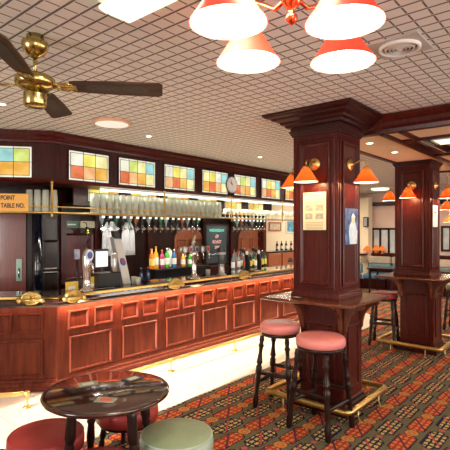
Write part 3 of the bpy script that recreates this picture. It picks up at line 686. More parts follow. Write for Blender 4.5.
for k_ in range(4):
    a = math.radians(7.7+90*k_); M = Matrix.Rotation(a, 4, 'Z') @ Matrix.Translation((0,0,-.315)) @ Matrix.Rotation(math.radians(-14), 4, 'X')
    mb = MB(); mb.M = M
    mb.tube([(.09,-.0,0),(.13,.025,-.0),(.19,.045,0),(.24,.02,0)], .007, 6); mb.tube([(.09,0,0),(.13,-.025,0),(.19,-.045,0),(.24,-.02,0)], .007, 6); mb.tube([(.10,0,0),(.25,0,0)], .007, 6)
    mb.box(.15, .25, -.03, .03, -.004, .002); mb.build('blade_iron', FB, fan)
    mb = MB(); mb.M = M; out = [(.21,-.05),(.24,-.06),(.5,-.075),(.76,-.08),(.785,-.06),(.785,.06),(.76,.08),(.5,.075),(.24,.06),(.21,.05)]
    mb.loops([[(x,y,z) for x, y in out] for z in (.003, .011)]); bl_ = mb.build('blade', BL, fan)
    mb = MB(); mb.M = M; inn = [(.31,-.02),(.34,-.035),(.65,-.042),(.69,-.03),(.69,.03),(.65,.042),(.34,.035),(.31,.02)]
    mb.loops([[(x,y,z) for x, y in inn] for z in (.001, .0135)]); mb.build('cane_insert', CANE, bl_)

# ------------------------------------------------------------------ stools and tables
LEGP = [(t_, r_*1.18) for t_, r_ in [(0,.018),(.06,.022),(.10,.016),(.14,.026),(.17,.018),(.24,.016),(.34,.024),(.37,.028),(.40,.018),(.43,.027),(.52,.027),(.55,.019),(.60,.024),(.70,.020),(.80,.017),(.86,.026),(.90,.026),(.97,.021),(1,.018)]]
def bar_stool(loc, rz, label, seatm, H=.82, R=.225, group=None):
    t = thing('bar_stool', label, 'bar stool', loc, rz, group)
    prof = [(R*.93,H-.095),(R*.985,H-.085),(R,H-.06),(R*1.0,H-.04),(R*.97,H-.018),(R*.88,H-.004),(R*.5,H+.006),(.01,H+.008)]
    MB().lathe(prof, n=40).build('cushion', seatm, t)
    MB().lathe([(R*.8,H-.135),(R*.92,H-.13),(R*.93,H-.096),(R*.5,H-.0955)], n=40).build('seat_ring', WOODG, t)
    tp, bt = R*.66, R*.92
    for sx, sy in ((1,1),(-1,1),(-1,-1),(1,-1)):
        a = Vector((sx*tp, sy*tp, H-.13)); b = Vector((sx*bt, sy*bt, .001)); MB().turned(a, b, LEGP, 12).build('leg', WOODG, t)
    for z, prs in ((.26, ((0,1),(2,3))), (.36, ((1,2),(3,0)))):
        f = (H-.13-z)/(H-.13); e = tp+(bt-tp)*f
        cs = [(e,e),(-e,e),(-e,-e),(e,-e)]
        for i, j in prs:
            MB().turned((*cs[i], z), (*cs[j], z), [(.02,.015),(.1,.018),(.5,.023),(.9,.018),(.98,.015)], 8).build('stretcher', WOODG, t)
    return t
def rel(P, u, v): return (P[0]+u, P[1]+v, 0)
bar_stool(c2w(.575, 4.72), .15, 'pink topped bar stool standing left of the nearest pillar, its seat partly shaded', PINKV, .87, .21)
bar_stool(c2w(.885, 4.19), math.radians(-4), 'pink topped bar stool in front of the nearest pillar, closest to the viewer', PINKV, .86, .228)
bar_stool(c2w(2.55, 7.25), .2, 'red seated bar stool standing left of the further pillar', REDV, .84, .21)
bar_stool(c2w(4.28, 8.3), 0, 'green seated bar stool at the right edge beyond the further pillar', GREENV, .84, .21)
# low table
tb_ = thing('pub_table', 'round dark polished pub table on four turned legs at the lower left', 'table', c2w(-.805, 3.09), math.atan2(-.762,.648))
MB().lathe([(.30,.70),(.405,.705),(.42,.715),(.425,.728),(.42,.738),(.405,.742),(.395,.739),(.39,.742),(.01,.742)], n=64).build('tabletop', WOODT, tb_)
LP2 = [(0,.028),(.10,.032),(.30,.036),(.34,.030),(.36,.024),(.38,.034),(.41,.024),(.55,.031),(.65,.024),(.80,.019),(.86,.028),(.90,.022),(1,.018)]
for x, y in ((-.18,-.17),(.20,-.17),(-.16,.20),(.21,.20)):
    MB().turned((x,y,.699), (x*1.22,y*1.22,.001), LP2, 14).build('leg', WOODG, tb_)
MB().rectprof(-.17,.19,-.17,.19,[(0,.64),(0,.698)]).build('apron', WOODG, tb_)
def low_stool(loc, label, m1, m2, H=.42, R=.255):
    t = thing('low_stool', label, 'stool', loc, .3)
    MB().lathe([(R*.94,H-.11),(R*.99,H-.10),(R,H-.05),(R*.985,H-.02),(R*.95,H-.004)], n=48, cap1=False).build('side_band', m2, t)
    MB().lathe([(R*.95,H-.004),(R*.9,H+.004),(R*.5,H+.012),(.01,H+.014)], n=48, cap0=False).build('cushion', m1, t)
    MB().lathe([(R*.972,H-.010),(R*.985,H-.003),(R*.965,H+.003),(R*.94,H+.001)], n=48, cap0=False, cap1=False).build('piping', m2, t)
    MB().lathe([(R*.8,H-.14),(R*.9,H-.135),(R*.92,H-.111),(R*.5,H-.1105)], n=40).build('seat_ring', WOODG, t)
    for k_ in range(4):
        a = PI/4+PI/2*k_; MB().turned((R*.72*math.cos(a),R*.72*math.sin(a),H-.135), (R*.9*math.cos(a),R*.9*math.sin(a),.001), [(0,.02),(.3,.026),(.4,.016),(.5,.026),(.8,.014),(.9,.022),(1,.016)], 10).build('leg', WOODG, t)
    return t
low_stool(c2w(-1.24, 3.14), 'red low stool left of the round pub table, at the bottom left corner', REDV, REDV, .42, .255)
low_stool(c2w(-.76, 2.72), 'red low stool on the near side of the round pub table, cut by bottom edge', REDV, REDV, .42, .23)
low_stool(c2w(-.79, 3.66), 'red low stool tucked in behind the round pub table', REDV, REDV, .42, .25)
low_stool(c2w(-.335, 3.14), 'green low stool right of the round pub table', GREENV, GREENS, .42, .255)
# mats on the table
def mat_card(px, py, z, w_, h_, rz, m, m2, label, name='beer_mat'):
    p = floorpt(px, py, z); t = thing(name, label, 'mat', (p.x, p.y, z+.0005), rz)
    MB().box(-w_/2, w_/2, -h_/2, h_/2, 0, .002).build('card', m, t); MB().box(-w_*.3, w_*.3, -h_*.25, h_*.25, .002, .0026).build('print', m2, t)
GM = mat('grey_green_card', (.22,.24,.20), .6); DKM = mat('dark_card', (.05,.05,.06), .6); RM = mat('red_print', (.5,.08,.05), .6); LM = mat('light_print', (.5,.5,.42), .6)
mat_card(88, 384, .743, .13, .09, -.4, GM, LM, 'grey card mat near the left side of the pub table top')
mat_card(133, 378.5, .743, .14, .10, .0, DKM, LM, 'dark card mat at the back right of the pub table top')
mat_card(106, 400, .743, .13, .09, -1.0, GM, RM, 'card mat with red print at the front of the pub table top')
mat_card(336, 300, 1.131, .09, .06, .2, GM, LM, 'small grey mat on the ledge at the near corner of the nearest pillar')
mat_card(297, 297, 1.131, .09, .06, 1.2, GM, LM, 'small grey mat on the ledge left of the nearest pillar')

# ------------------------------------------------------------------ servery behind the bar
DB = -1.65
bb = thing('back_bar', 'dark panelled back bar wall behind the counter with mirrors and shelves', 'back bar', (CX, CY, 0))
BRR = 6.1
part_at(bb, 'panelling', bsweep(MB(), [(DB,.02),(DB,CZ-.01),(DB-.06,CZ-.01),(DB-.06,.02)], rr=BRR), WOODG)
part_at(bb, 'cupboard', MB().box(CX+1.1, CX+BRR, CY-DB-.45, CY-DB-.002, .02, .95), WOODD)
part_at(bb, 'worktop', MB().bbox(CX+1.05, CX+BRR, CY-DB-.48, CY-DB-.002, .951, .985), WOODT)
def bbring(px0, px1, py0, py1, m, name, h=.02, ins=.03, root=bb):
    a = onY(px0, py0, CY-DB); b = onY(px1, py1, CY-DB); z0 = min(onY(px0,py1,CY-DB).z, b.z)
    mb = MB(); mb.ring((a.x, CY-DB-.001, z0), (1,0,0), (0,0,1), b.x-a.x, a.z-z0, [(0,0),(0,h),(ins*.5,h+.008),(ins,h*.4),(ins+.01,.003)]); return part_at(root, name, mb, m)
bbring(42, 59, 240, 270, WOODG, 'panel'); bbring(42, 59, 272, 292, WOODG, 'panel')
bbring(64, 93, 233, 278, WOOD, 'door_panel'); 
part_at(bb, 'post', MB().lathe([(.07,.02),(.07,2.4)], tuple(bp_(DB+.03,'C')), 20), mat('glossy_black_paint', (.004,.005,.012), .12, coat=.6))
def bbcol(px, w_, z0, z1, m, name):
    a = onY(px, 250, CY-DB); part_at(bb, name, MB().bbox(a.x-w_/2, a.x+w_/2, CY-DB-.06, CY-DB-.001, z0, z1), m)
for px in (62, 96, 148, 203, 230, 262): bbcol(px, .09, .99, 2.44, WOODD, 'pilaster')
bbring(98, 113, 232, 262, WOODG, 'panel')
MIR = mat('mirror_glass', (.55,.5,.45), .06, 1)
for a_p, b_p in ((174,202),(238,262)):
    a = onY(a_p, 236, CY-DB); b = onY(b_p, 236, CY-DB)
    mb = MB(); n = 10; W_ = b.x-a.x
    pts = [(0,1.0),(W_,1.0)]+[(W_/2+W_/2*math.cos(PI*k/n), 1.65+.22*math.sin(PI*k/n)) for k in range(n+1)]
    mb.loops([[(a.x+x, y, z) for x, z in pts] for y in (CY-DB-.003, CY-DB-.02)]); part_at(bb, 'arched_panel', mb, WOODA)
    for s_ in (.08, .55):
        mb = MB(); mb.ring((a.x+W_*s_, CY-DB-.0205, 1.05), (1,0,0), (0,0,1), W_*.37, .6, MOULD); part_at(bb, 'arch_moulding', mb, WOODA)
# dropped inner canopy with second row of small stained glass, and optics board
ic = thing('inner_canopy', 'low inner canopy over the back bar with small amber stained glass panes', 'canopy', (CX, CY-DB, 2.3))
yI = CY-DB-.42
part_at(ic, 'fascia', MB().box(CX+.95, CX+BRR, yI, yI+.04, 2.2, 2.62), WOODD)
part_at(ic, 'soffit', MB().box(CX+.95, CX+BRR, yI+.04, CY-DB-.061, 2.2, 2.24), WOODD)
for i in range(6):
    s = 1.2+.8*i
    if s+.6 < BRR: stained((CX+s, yI-.001, 2.27), (1,0,0), .55, .26, (('yellow','pale','amber'),('amber','yellow','pale')), ic, border=.012)
part_at(ic, 'bottle_rail', MB().box(CX+1.4, CX+BRR-.2, yI+.075, yI+.10, 2.06, 2.12), WOODG)
# optics with inverted spirit bottles
def make_optic(colr, n_):
    t = thing('spirit_optic', '', 'optic'); zz = 0
    MB().lathe([(.012,.0),(.014,.03),(.036,.07),(.038,.10),(.038,.27),(.01,.28)], n=12).build('bottle', colr, t)
    MB().lathe([(.020,-.075),(.022,-.03),(.018,0),(.012,.01)], n=12).build('measure', GCLEAR, t)
    mb = MB(); disc(mb, .026, -.045, -.03, 14, 0, -.06); mb.box(-.05, .05, -.042, -.034, -.068, -.054); mb.lathe([(.008,-.12),(.006,-.075)], n=8); mb.build('tap', CHROME, t)
    MB().box(-.028, .028, -.048, -.042, .11, .2).build('bottle_label', PAPERW, t); return t
bm_cols = [glassy('clear_spirit_bottle', (.8,.88,.85), dif=.25), mat('brown_spirit_bottle', (.20,.06,.015), .1, coat=.5), mat('green_spirit_bottle', (.02,.10,.04), .1, coat=.5), mat('dark_spirit_bottle', (.012,.01,.012), .1, coat=.5)]
protos = [make_optic(c, i) for i, c in enumerate(bm_cols)]; used = [False]*4
lab = ['clear upturned bottle on a chrome optic in the row','brown upturned bottle on a chrome optic in the row','green upturned bottle on a chrome optic in the row','black upturned bottle on a chrome optic in the row']
grp = ['spirit optics on the rail']*4
seq = [0,3,2,3,0,1,3,0,3,2,0,3,3,1,0,3,2,3,0,3,1,3,0,3,3,0,1,3,3,0,3,2,3]
xs = [CX+1.45+.135*i for i in range(33)]
cnt = 0
for x, k_ in zip(xs, seq):
    if x > CX+BRR-.25: break
    if onY(203,240,yI).x-.02 < x < onY(231,240,yI).x: continue
    loc = (x, yI+.02, 1.91)
    cnt += 1
    L_b = lab[k_] + ', %s from the left' % ORD[cnt-1]
    if not used[k_]: protos[k_].location = loc; protos[k_]['label'] = L_b; protos[k_]['group'] = grp[k_]; used[k_] = True
    else: dup(protos[k_], loc, 0, L_b, grp[k_])

# blackboard
a = onY(205, 224, 6.0); b = onY(228, 264, 6.0)
bd = thing('blackboard', 'framed blackboard with coloured chalk writing behind the bar', 'blackboard', ((a.x+b.x)/2, 6.0, 1.55))
hw = (b.x-a.x)/2; z0_ = onY(216, 264, 6.0).z-1.55; z1_ = onY(216, 224, 6.0).z-1.55
MB().box(-hw, hw, 0, .02, z0_, z1_).build('board', SLATE, bd)
mb = MB(); mb.ring((-hw,0,z0_), (1,0,0), (0,0,1), 2*hw, z1_-z0_, [(0,-.01),(0,.015),(.035,.015),(.035,.001)], cap=False); mb.build('frame', WOODG, bd)
CH1 = mat('teal_chalk', (.15,.65,.55), .9); CH2 = mat('pink_chalk', (.75,.35,.35), .9); CH3 = mat('white_chalk', (.6,.6,.6), .9)
text_mesh('WEDNESDAY', .075, CH1, bd, (0,-.004,z1_-.13), (PI/2,0,0), ext=.001)
text_mesh('£9', .09, CH2, bd, (0,-.004,z1_-.25), (PI/2,0,0), ext=.001)
text_mesh('ROAST', .085, CH2, bd, (0,-.004,z1_-.36), (PI/2,0,0), ext=.001)
text_mesh('3PM', .08, CH2, bd, (0,-.004,z1_-.47), (PI/2,0,0), ext=.001)
mb = MB(); mb.tube([(-hw*.7+hw*1.4*k/12, -.004, z1_-.60+.012*math.sin(k*1.6)) for k in range(13)], .005, 6); mb.build('chalk_line', CH3, bd)
st_ = MB().bbox(a.x+.06, b.x+.04, 5.99, 6.2, .986, onY(216,266,6.0).z).build('board_plinth', WOODD); tag(st_, 'dark wooden shelf block under the blackboard', 'shelf')

# dark cooler with bottles
a = onY(150, 268, 6.1); b = onY(203, 268, 6.1)
zt = onY(165, 268, 6.1).z
cl = thing('bottle_cooler', 'dark low cooler box on the back counter with juice bottles on top', 'cooler', ((a.x+b.x)/2, 6.1, .986)); hw = (b.x-a.x)/2
MB().bbox(-hw, hw, -.15, .25, 0, zt-.986-.03).build('body', BLACK, cl); MB().bbox(-hw-.02, hw+.02, -.17, .26, zt-.986-.03, zt-.986).build('lid', BLACK, cl)
def bottle(x, y, z, h, r, m, lm, label, capm=BLACK, name='bottle', neck=.3, group=None):
    t = thing(name, label, 'bottle', (x, y, z+.001), 0, group)
    MB().lathe([(r*.9,0),(r,.01),(r,h*(.62)),(r*.85,h*.70),(r*neck+.003,h*.80),(r*neck,h*.94)], n=14).build('body', m, t)
    MB().lathe([(r*1.01,h*.18),(r*1.02,h*.19),(r*1.02,h*.50),(r*1.01,h*.51)], n=14, cap0=False, cap1=False).build('bottle_label', lm, t)
    MB().lathe([(r*neck+.004,h*.93),(r*neck+.004,h),(r*neck*.5,h*1.005)], n=10).build('cap', capm, t)
def colm(n_, c): return mat(n_, c, .15, coat=.5)
JO = colm('orange_juice', (.85,.25,.02)); JY = colm('mango_juice', (.9,.42,.03)); JP = colm('berry_juice', (.55,.06,.2)); JG = colm('lime_juice', (.10,.5,.06)); JB = colm('blue_juice', (.05,.2,.45)); JW = colm('cloudy_juice', (.7,.7,.6))
CW = mat('white_label', (.85,.85,.8), .5); CYl = mat('yellow_label', (.8,.6,.1), .5); CRd = mat('red_label', (.55,.05,.04), .5); CK = mat('cap_orange', (.8,.3,.03), .4)
for px, m, lm, lb_, h in ((149,JO,CYl,'orange juice bottle at the left end of the row on the cooler',.29),(156,JY,CW,'yellow orange juice bottle with white label second on the cooler',.32),(162,JP,CW,'pink berry juice bottle in the row on the cooler',.27),(167,JG,CW,'bright green juice bottle in the row on the cooler',.29),(174,JB,CW,'blue labelled bottle right of the green bottle on the cooler',.27),(183,JY,CW,'small yellow orange bottle on the right of the cooler',.21),(190,JG,CW,'small pale green labelled bottle on the right of the cooler',.2)):
    a = onY(px, 260, 6.1); bottle(max(a.x, cl.location.x-hw+.04), 6.1, zt, h*1.22, .047, m, lm, lb_, CW if px in (167,174) else CK)
for px, lb_ in ((168,'white cartons standing behind the green juice bottle'),):
    a = onY(169, 250, 6.28); t = thing('milk_carton', 'white carton standing behind the juice bottles on the cooler', 'carton', (a.x, 6.28, zt+.001)); MB().bbox(-.04,.04,-.04,.04,0,.30).build('body', PAPERW, t); MB().rectprof(-.04,.04,-.04,.04,[(0,.301),(-.02,.33),(-.03,.35)]).build('spout', GREYP, t)
a = onY(192, 245, 6.28); t = thing('milk_carton', 'white carton behind the beer font on the right of the cooler', 'carton', (a.x, 6.28, zt+.001)); MB().bbox(-.04,.04,-.04,.04,0,.34).build('body', PAPERW, t); MB().rectprof(-.04,.04,-.04,.04,[(0,.341),(-.02,.36),(-.03,.38)]).build('spout', GREYP, t)
# dark bottles in front
for px, lb_ in ((141,'dark blue bottle on the bar, left one of the pair before the juices'),(148,'dark blue bottle on the bar, right one of the pair before the juices')):
    a = onY(px, 275, 5.30); bottle(a.x, 5.30, 1.06, .21, .033, colm('dark_blue_glass', (.01,.015,.06)), colm('navy_label',(.03,.05,.15)), lb_, CHROME)
# crowd of spirit bottles at the far end of the bar
random.seed(3)
kinds = [('clear', bm_cols[0], CW, CRd), ('red labelled', bm_cols[0], CRd, CRd), ('green', bm_cols[2], CYl, BLACK), ('brown', bm_cols[1], CW, BLACK), ('black', bm_cols[3], CYl, CHROME)]
cols5 = [0,1,0,3,1,0,4,2,0,3,4,2]
names_ = ['nearest the blackboard','second from the blackboard','third from the blackboard','fourth from the blackboard','fifth from the blackboard','sixth from the blackboard','seventh from the blackboard','eighth from the blackboard','ninth from the blackboard','tenth from the blackboard','eleventh from the blackboard','last before the wooden crates']
for i, kd in enumerate(cols5):
    px = 233+i*2.9; y_ = 5.95+(.12 if i%2 else 0); a = onY(px, 262, y_); nm, m, lm, cp_ = kinds[kd]
    bottle(a.x, y_, .986, .34+.05*random.random(), .038, m, lm, '%s spirit bottle on the back counter, %s' % (nm, names_[i]), cp_, name='spirit_bottle')
for i, px in enumerate((278, 283, 288, 293)):
    pass

# shelf boxes and bottles at the far end, cream wall behind with pictures
mb = MB(); mb.box(CX+BRR+.02, 13.0, 7.9, 8.1, 0, CZ-.005); struct('wall_servery', mb, WALLC)
yk = 7.0
a = onY(264, 252, yk); b = onY(296, 252, yk)
t = thing('back_shelf', 'dark shelf board at the far end of the bar carrying small bottles', 'shelf', ((a.x+b.x)/2, yk, a.z)); hw = (b.x-a.x)/2+.3
zs = onY(280, 250.5, yk).z
t.location.z = 0
MB().bbox(-hw, hw, -.16, .16, zs-.04, zs).build('shelf_board', WOODG, t); MB().box(-hw, hw, .12, .16, .02, zs-.041).build('back_board', WOODO, t)
for i, px in enumerate((277, 281.5, 286, 291)):
    a = onY(px, 245, yk-.02); bottle(a.x, yk-.02, zs, .26, .036, colm('dark_green_glass', (.01,.03,.015)), CW, 'dark green wine bottle on the far shelf, %s of four from the left' % ('first','second','third','last')[i], BLACK, name='wine_bottle')
for px0, px1, lb_ in ((267, 280, 'left wooden crate below the far shelf of bottles'), (281, 296, 'right wooden crate with dark printed mark below the far shelf')):
    yv = 6.78; a = onY(px0, 253, yv); b = onY(px1, 253, yv); z1 = zs-.05; t = thing('wooden_crate', lb_, 'crate', ((a.x+b.x)/2, yv, .0), 0); hw = (b.x-a.x)/2-.01
    MB().bbox(-hw, hw, -.05, .12, z1-.48, z1).build('box', WOODO, t)
    if px0 > 270: MB().box(-.12,.12,-.054,-.0505,z1-.26,z1-.2).build('printed_mark', INK, t); MB().box(-.08,.08,-.054,-.0505,z1-.19,z1-.15).build('printed_mark', INK, t)
ct = MB().bbox(CX+BRR+.15, 12.6, 6.6, 6.98, .0, .0+zs-.54).build('far_counter', WOODD); tag(ct, 'dark counter under the wooden crates at the far end of the servery', 'counter')
for px0, px1, py0, py1, m, lb_ in ((269,281,222,231,mat('sepia_print',(.45,.38,.25),.6,col2=(.7,.62,.45),scale=14),'sepia framed picture on the cream wall beyond the bar'),(286,296,220,233,mat('blue_print',(.04,.10,.35),.5,col2=(.15,.5,.5),scale=10),'blue and green framed poster on the cream wall beyond the bar')):
    a = onY(px0, py0, 7.88); b = onY(px1, py1, 7.88); t = thing('framed_picture', lb_, 'picture', ((a.x+b.x)/2, 7.88, (a.z+b.z)/2)); hw = (b.x-a.x)/2; hh = (a.z-b.z)/2
    MB().box(-hw+.03, hw-.03, 0, .01, -hh+.03, hh-.03).build('print', m, t); MB().ring((-hw,0,-hh), (1,0,0), (0,0,1), 2*hw, 2*hh, [(0,-.012),(0,.015),(.04,.015),(.04,-.0)], cap=False).build('frame', WOODO if px0 < 280 else WHITE, t)
# upright dark partition at end of the back bar
mb = MB().bbox(CX+BRR+.002, CX+BRR+.12, CY-DB-.18, CY-DB+.05, .02, CZ-.01); o = mb.build('end_post', WOOD); tag(o, 'dark wooden end post of the back bar against the cream wall', 'post')

# ---- beer fonts on the bar
def on_top(px, py=275, d=-.18): a = onY(px, py, CY-d); return Vector((a.x, CY-d, 1.0605))
p = on_top(194)
t = thing('beer_font', 'chrome T-bar beer font with a row of taps across the middle of the bar', 'beer tap', p); t.scale = (1.2, 1.1, 1.55)
MB().lathe([(.09,0),(.09,.012),(.05,.03),(.035,.05),(.03,.22),(.036,.23),(.036,.26),(.03,.30)], n=20).build('column', CHROME, t)
mb = MB(); mb.tube([(-.27,0,.30),(.27,0,.30)], .028, 14); mb.build('crossbar', STEEL, t)
for k_ in range(5):
    x = -.22+.11*k_; mb = MB(); disc(mb, .034, -.06, -.03, 16, x, .30); mb.build('badge', STEEL, t)
    mb = MB(); disc(mb, .02, -.064, -.06, 16, x, .30); mb.build('badge_centre', [PAPERW,mat('badge_red',(.5,.04,.03),.3),mat('badge_navy',(.03,.05,.2),.3)][k_%3], t)
    mb = MB(); mb.tube([(x,-.03,.285),(x,-.07,.26),(x,-.075,.20)], .008, 8); mb.build('tap', CHROME, t)
mb = MB(); mb.tube([(0,0,.32),(-.02,0,.37),(.01,0,.42),(.03,0,.44)], .016, 10, rr=[.022,.016,.016,.008]); mb.lathe([(.01,.36),(.028,.375),(.01,.39)],(0,0,0),12); mb.build('finial', STEEL, t)
p = on_top(221.5)
t = thing('beer_font', 'dark cylindrical beer font with grey cap standing before the blackboard', 'beer tap', p); t.scale = (1.1, 1.1, 1.32)
MB().lathe([(.075,0),(.075,.015),(.045,.03),(.045,.14),(.05,.15)], n=20).build('column', STEEL, t); MB().lathe([(.06,.151),(.063,.17),(.063,.34),(.055,.36),(.01,.37)], n=20).build('head', mat('smoked_plastic', (.06,.07,.08), .15), t)
MB().lathe([(.0645,.27),(.0645,.30)], n=20, cap0=False, cap1=False).build('band', GREYP, t)
p = on_top(87, 280, -.2)
t = thing('beer_font', 'tall chrome beer font with blue and white badge left of the till', 'beer tap', p); t.scale = (1.1, 1.1, 1.42)
MB().lathe([(.08,0),(.08,.012),(.045,.03),(.04,.10),(.05,.20),(.055,.30),(.04,.36),(.01,.385)], n=20).build('column', CHROME, t)
mb = MB(); mb.M = Matrix.Translation((0,-.045,.32)); disc(mb, .05, -.015, .0, 20); mb.build('badge', mat('badge_white', (.75,.8,.9), .3), t)
mb = MB(); mb.M = Matrix.Translation((0,-.045,.32)); disc(mb, .032, -.019, -.015, 20); mb.build('badge_centre', mat('badge_blue', (.03,.08,.4), .3), t)
mb = MB(); mb.tube([(0,0,.38),(-.01,0,.42),(.03,0,.45)], .012, 8); mb.build('handle', BLACK, t)
mb = MB(); mb.tube([(0,-.04,.26),(0,-.12,.24),(0,-.125,.16)], .012, 8); mb.build('tap', CHROME, t)
p = on_top(77, 270, -.45)
t = thing('beer_font', 'small slim blue topped beer tap behind the tall chrome font', 'beer tap', p)
MB().lathe([(.03,0),(.03,.01),(.016,.02),(.014,.38),(.02,.39)], n=14).build('column', BLACK, t); MB().bbox(-.03,.03,-.02,.02,.39,.52,.006).build('handle', mat('tap_blue', (.10,.16,.5), .3, col2=(.7,.75,.85), scale=10), t)
# leaning tall white font
p = on_top(126, 275, -.40)
t = thing('beer_font', 'tall white slanted beer font with a round blue and red badge', 'beer tap', p); t.scale = (1, 1, 1.2)
SL = Matrix(((1,0,-.22,0),(0,1,.12,0),(0,0,1,0),(0,0,0,1)))
mb = MB(); mb.M = SL; mb.bbox(-.065,.065,-.035,.035,0,.54,.01); mb.build('body', mat('satin_white', (.62,.64,.62), .3), t)
mb = MB(); mb.M = SL; mb.bbox(-.075,-.066,-.04,.04,0,.56,.002); mb.build('side_strip', GREYP, t)
mb = MB(); mb.M = SL @ Matrix.Translation((0,-.036,.27)); disc(mb, .045, -.01, 0, 20); mb.build('badge', mat('badge_blue', (.03,.08,.4), .3), t)
mb = MB(); mb.M = SL @ Matrix.Translation((0,-.036,.27)); disc(mb, .025, -.014, -.01, 20, 0, .012); mb.build('badge_centre', CRd, t)
mb = MB(); mb.M = SL; mb.bbox(-.045,.045,-.04,.03,.541,.63,.008); mb.build('head', BLACK, t)
# till
p = on_top(105, 268, -.42)
t = thing('till', 'till with pale square screen and dark base on the bar', 'till', p)
MB().bbox(-.17,.19,-.1,.14,0,.19,.008).build('base', BLACK, t)
MB().bbox(-.14,.08,.03,.06,.25,.51,.006).build('screen_case', BLACK, t)
MB().box(-.125,.065,.026,.03,.27,.48).build('screen', emit('lit_screen', (.95,.9,.75), .75), t)
MB().box(-.03,.03,.05,.09,.188,.28).build('screen_stand', BLACK, t)
MB().bbox(-.15,.02,-.1,-.0,.191,.205,.004).build('keypad', GREYP, t)
p = p+Vector((.12,-.04,.1915)); t = thing('steel_shaker', 'brushed steel cylinder standing on the till base beside its screen', 'container', p)
MB().lathe([(.038,0),(.042,.01),(.046,.26),(.044,.262),(.040,.02)], n=20, cap1=False).build('cup', STEEL, t); MB().lathe([(.046,.24),(.049,.25),(.046,.262)], n=20, cap0=False, cap1=False).build('rim', CHROME, t)
# yellow card, green plaque, cream plaque
p = on_top(72, 277, -.42); t = thing('price_card', 'small yellow and white price card on the bar left of the chrome font', 'card', p); MB().box(-.09,.09,-.002,.002,0,.11).build('card', mat('yellow_card', (.85,.6,.08), .5), t); MB().box(-.05,.05,-.004,-.002,.01,.05).build('print', PAPERW, t)
p = on_top(93, 275, -.42); t = thing('price_card', 'small yellow price card on the bar right of the chrome font', 'card', p); MB().box(-.05,.05,-.002,.002,0,.15).build('card', mat('yellow_card', (.85,.6,.08), .5), t); MB().box(-.03,.03,-.004,-.002,.02,.06).build('print', PAPERW, t)
for px0, px1, m, nm, lb_ in ((64,78,mat('green_plaque',(.04,.09,.07),.4),'plaque','dark green plaque on the panelling behind the bar'),(80,98,mat('cream_plaque',(.55,.48,.33),.5),'plaque','pale plaque on the panelling beside the green one')):
    a = onY(px0, 221, CY-DB-.01); b = onY(px1, 228, CY-DB-.01); t = thing(nm, lb_, 'plaque', ((a.x+b.x)/2, CY-DB-.022, (a.z+b.z)/2)); hw = (b.x-a.x)/2
    MB().bbox(-hw,hw,-.012,.02,-.055,.055,.004).build('plate', m, t); MB().box(-hw*.6,hw*.6,-.0135,-.0125,-.01,.01).build('print', LM, t)
a = onY(87, 228, CY-DB-.145); t = thing('bar_bell', 'small brass bell hanging in front of the pale plaque', 'bell', a)
MB().lathe([(.075,-.10),(.06,-.07),(.045,-.02),(.03,.01),(.01,.02)], n=18, cap0=False).build('bell', FB, t); mb = MB(); mb.tube([(0,0,.02),(0,.02,.08),(0,.10,.09)], .008, 8); mb.build('bracket', FB, t); mb = MB(); mb.tube([(0,0,-.05),(.01,0,-.14)], .007, 6); mb.build('clapper', FB, t)
# white forms standing in for unidentified pale shapes at the back bar
for px, w_, lb_ in ((110, .30, 'white cloth hanging on the back bar behind the till, left one'), (128, .26, 'white cloth hanging on the back bar behind the slanted font, right one')):
    a = onY(px, 240, 6.3); t = thing('white_form', lb_, 'form', (a.x, 6.3, a.z)); mb = MB(); N = 14; n2 = []
    for z, s_ in ((.30,.35),(.22,.75),(.1,.95),(-.26,1.05)):
        n2.append([(w_*s_*(k/N-.5), .02*math.sin(k*1.7)+y, z) for k, y in [(k, -.006) for k in range(N+1)]+[(k, .006) for k in range(N, -1, -1)]])
    mb.loops(n2, True); mb.build('form', mat('matt_white', (.8,.82,.85), .8), t)
    MB().tube([(-w_*.2,0,.305),(w_*.2,0,.305)], .008, 8).build('hanger_bar', CHROME, t)
# tumblers on the bar
for i, (px, d) in enumerate(((136,-.3),(133,-.35))):
    pass
for px, lb_ in ((244, 'black curved beer font on the far bar, left of the pair'), (256, 'black curved beer font on the far bar, right of the pair')):
    p = on_top(px, 268, -.2); t = thing('beer_font', lb_, 'beer tap', p)
    MB().lathe([(.08,0),(.08,.015),(.05,.03),(.03,.05)], n=18).build('base', CHROME, t)
    mb = MB(); mb.tube([(.10,0,.03),(.11,0,.18),(.06,0,.32),(-.02,0,.40),(-.12,0,.42)], .04, 12, rr=[.045,.045,.042,.036,.02]); mb.build('column', BLACK, t)
    mb = MB(); mb.M = Matrix.Translation((.03,-.035,.36)); disc(mb, .036, -.012, 0, 18); mb.build('badge', PAPERW, t)
    mb = MB(); mb.tube([(-.06,-.02,.38),(-.08,-.06,.34),(-.08,-.065,.27)], .009, 8); mb.build('tap', CHROME, t)
def tumbler(px, d, label):
    p = on_top(px, 275, d); t = thing('tumbler', label, 'glass', p); MB().lathe([(.034,0),(.040,.11),(.037,.11),(.032,.008)], n=16).build('glass_body', GLASS, t); MB().lathe([(.031,.009),(.035,.07)], n=14).build('drink', bm_cols[0], t)
tumbler(134, -.34, 'small clear tumbler on the bar left of the dark blue bottles'); tumbler(138, -.22, 'small clear tumbler on the bar nearest the dark blue bottles'); tumbler(208, -.30, 'small clear tumbler on the bar below the left edge of the blackboard')
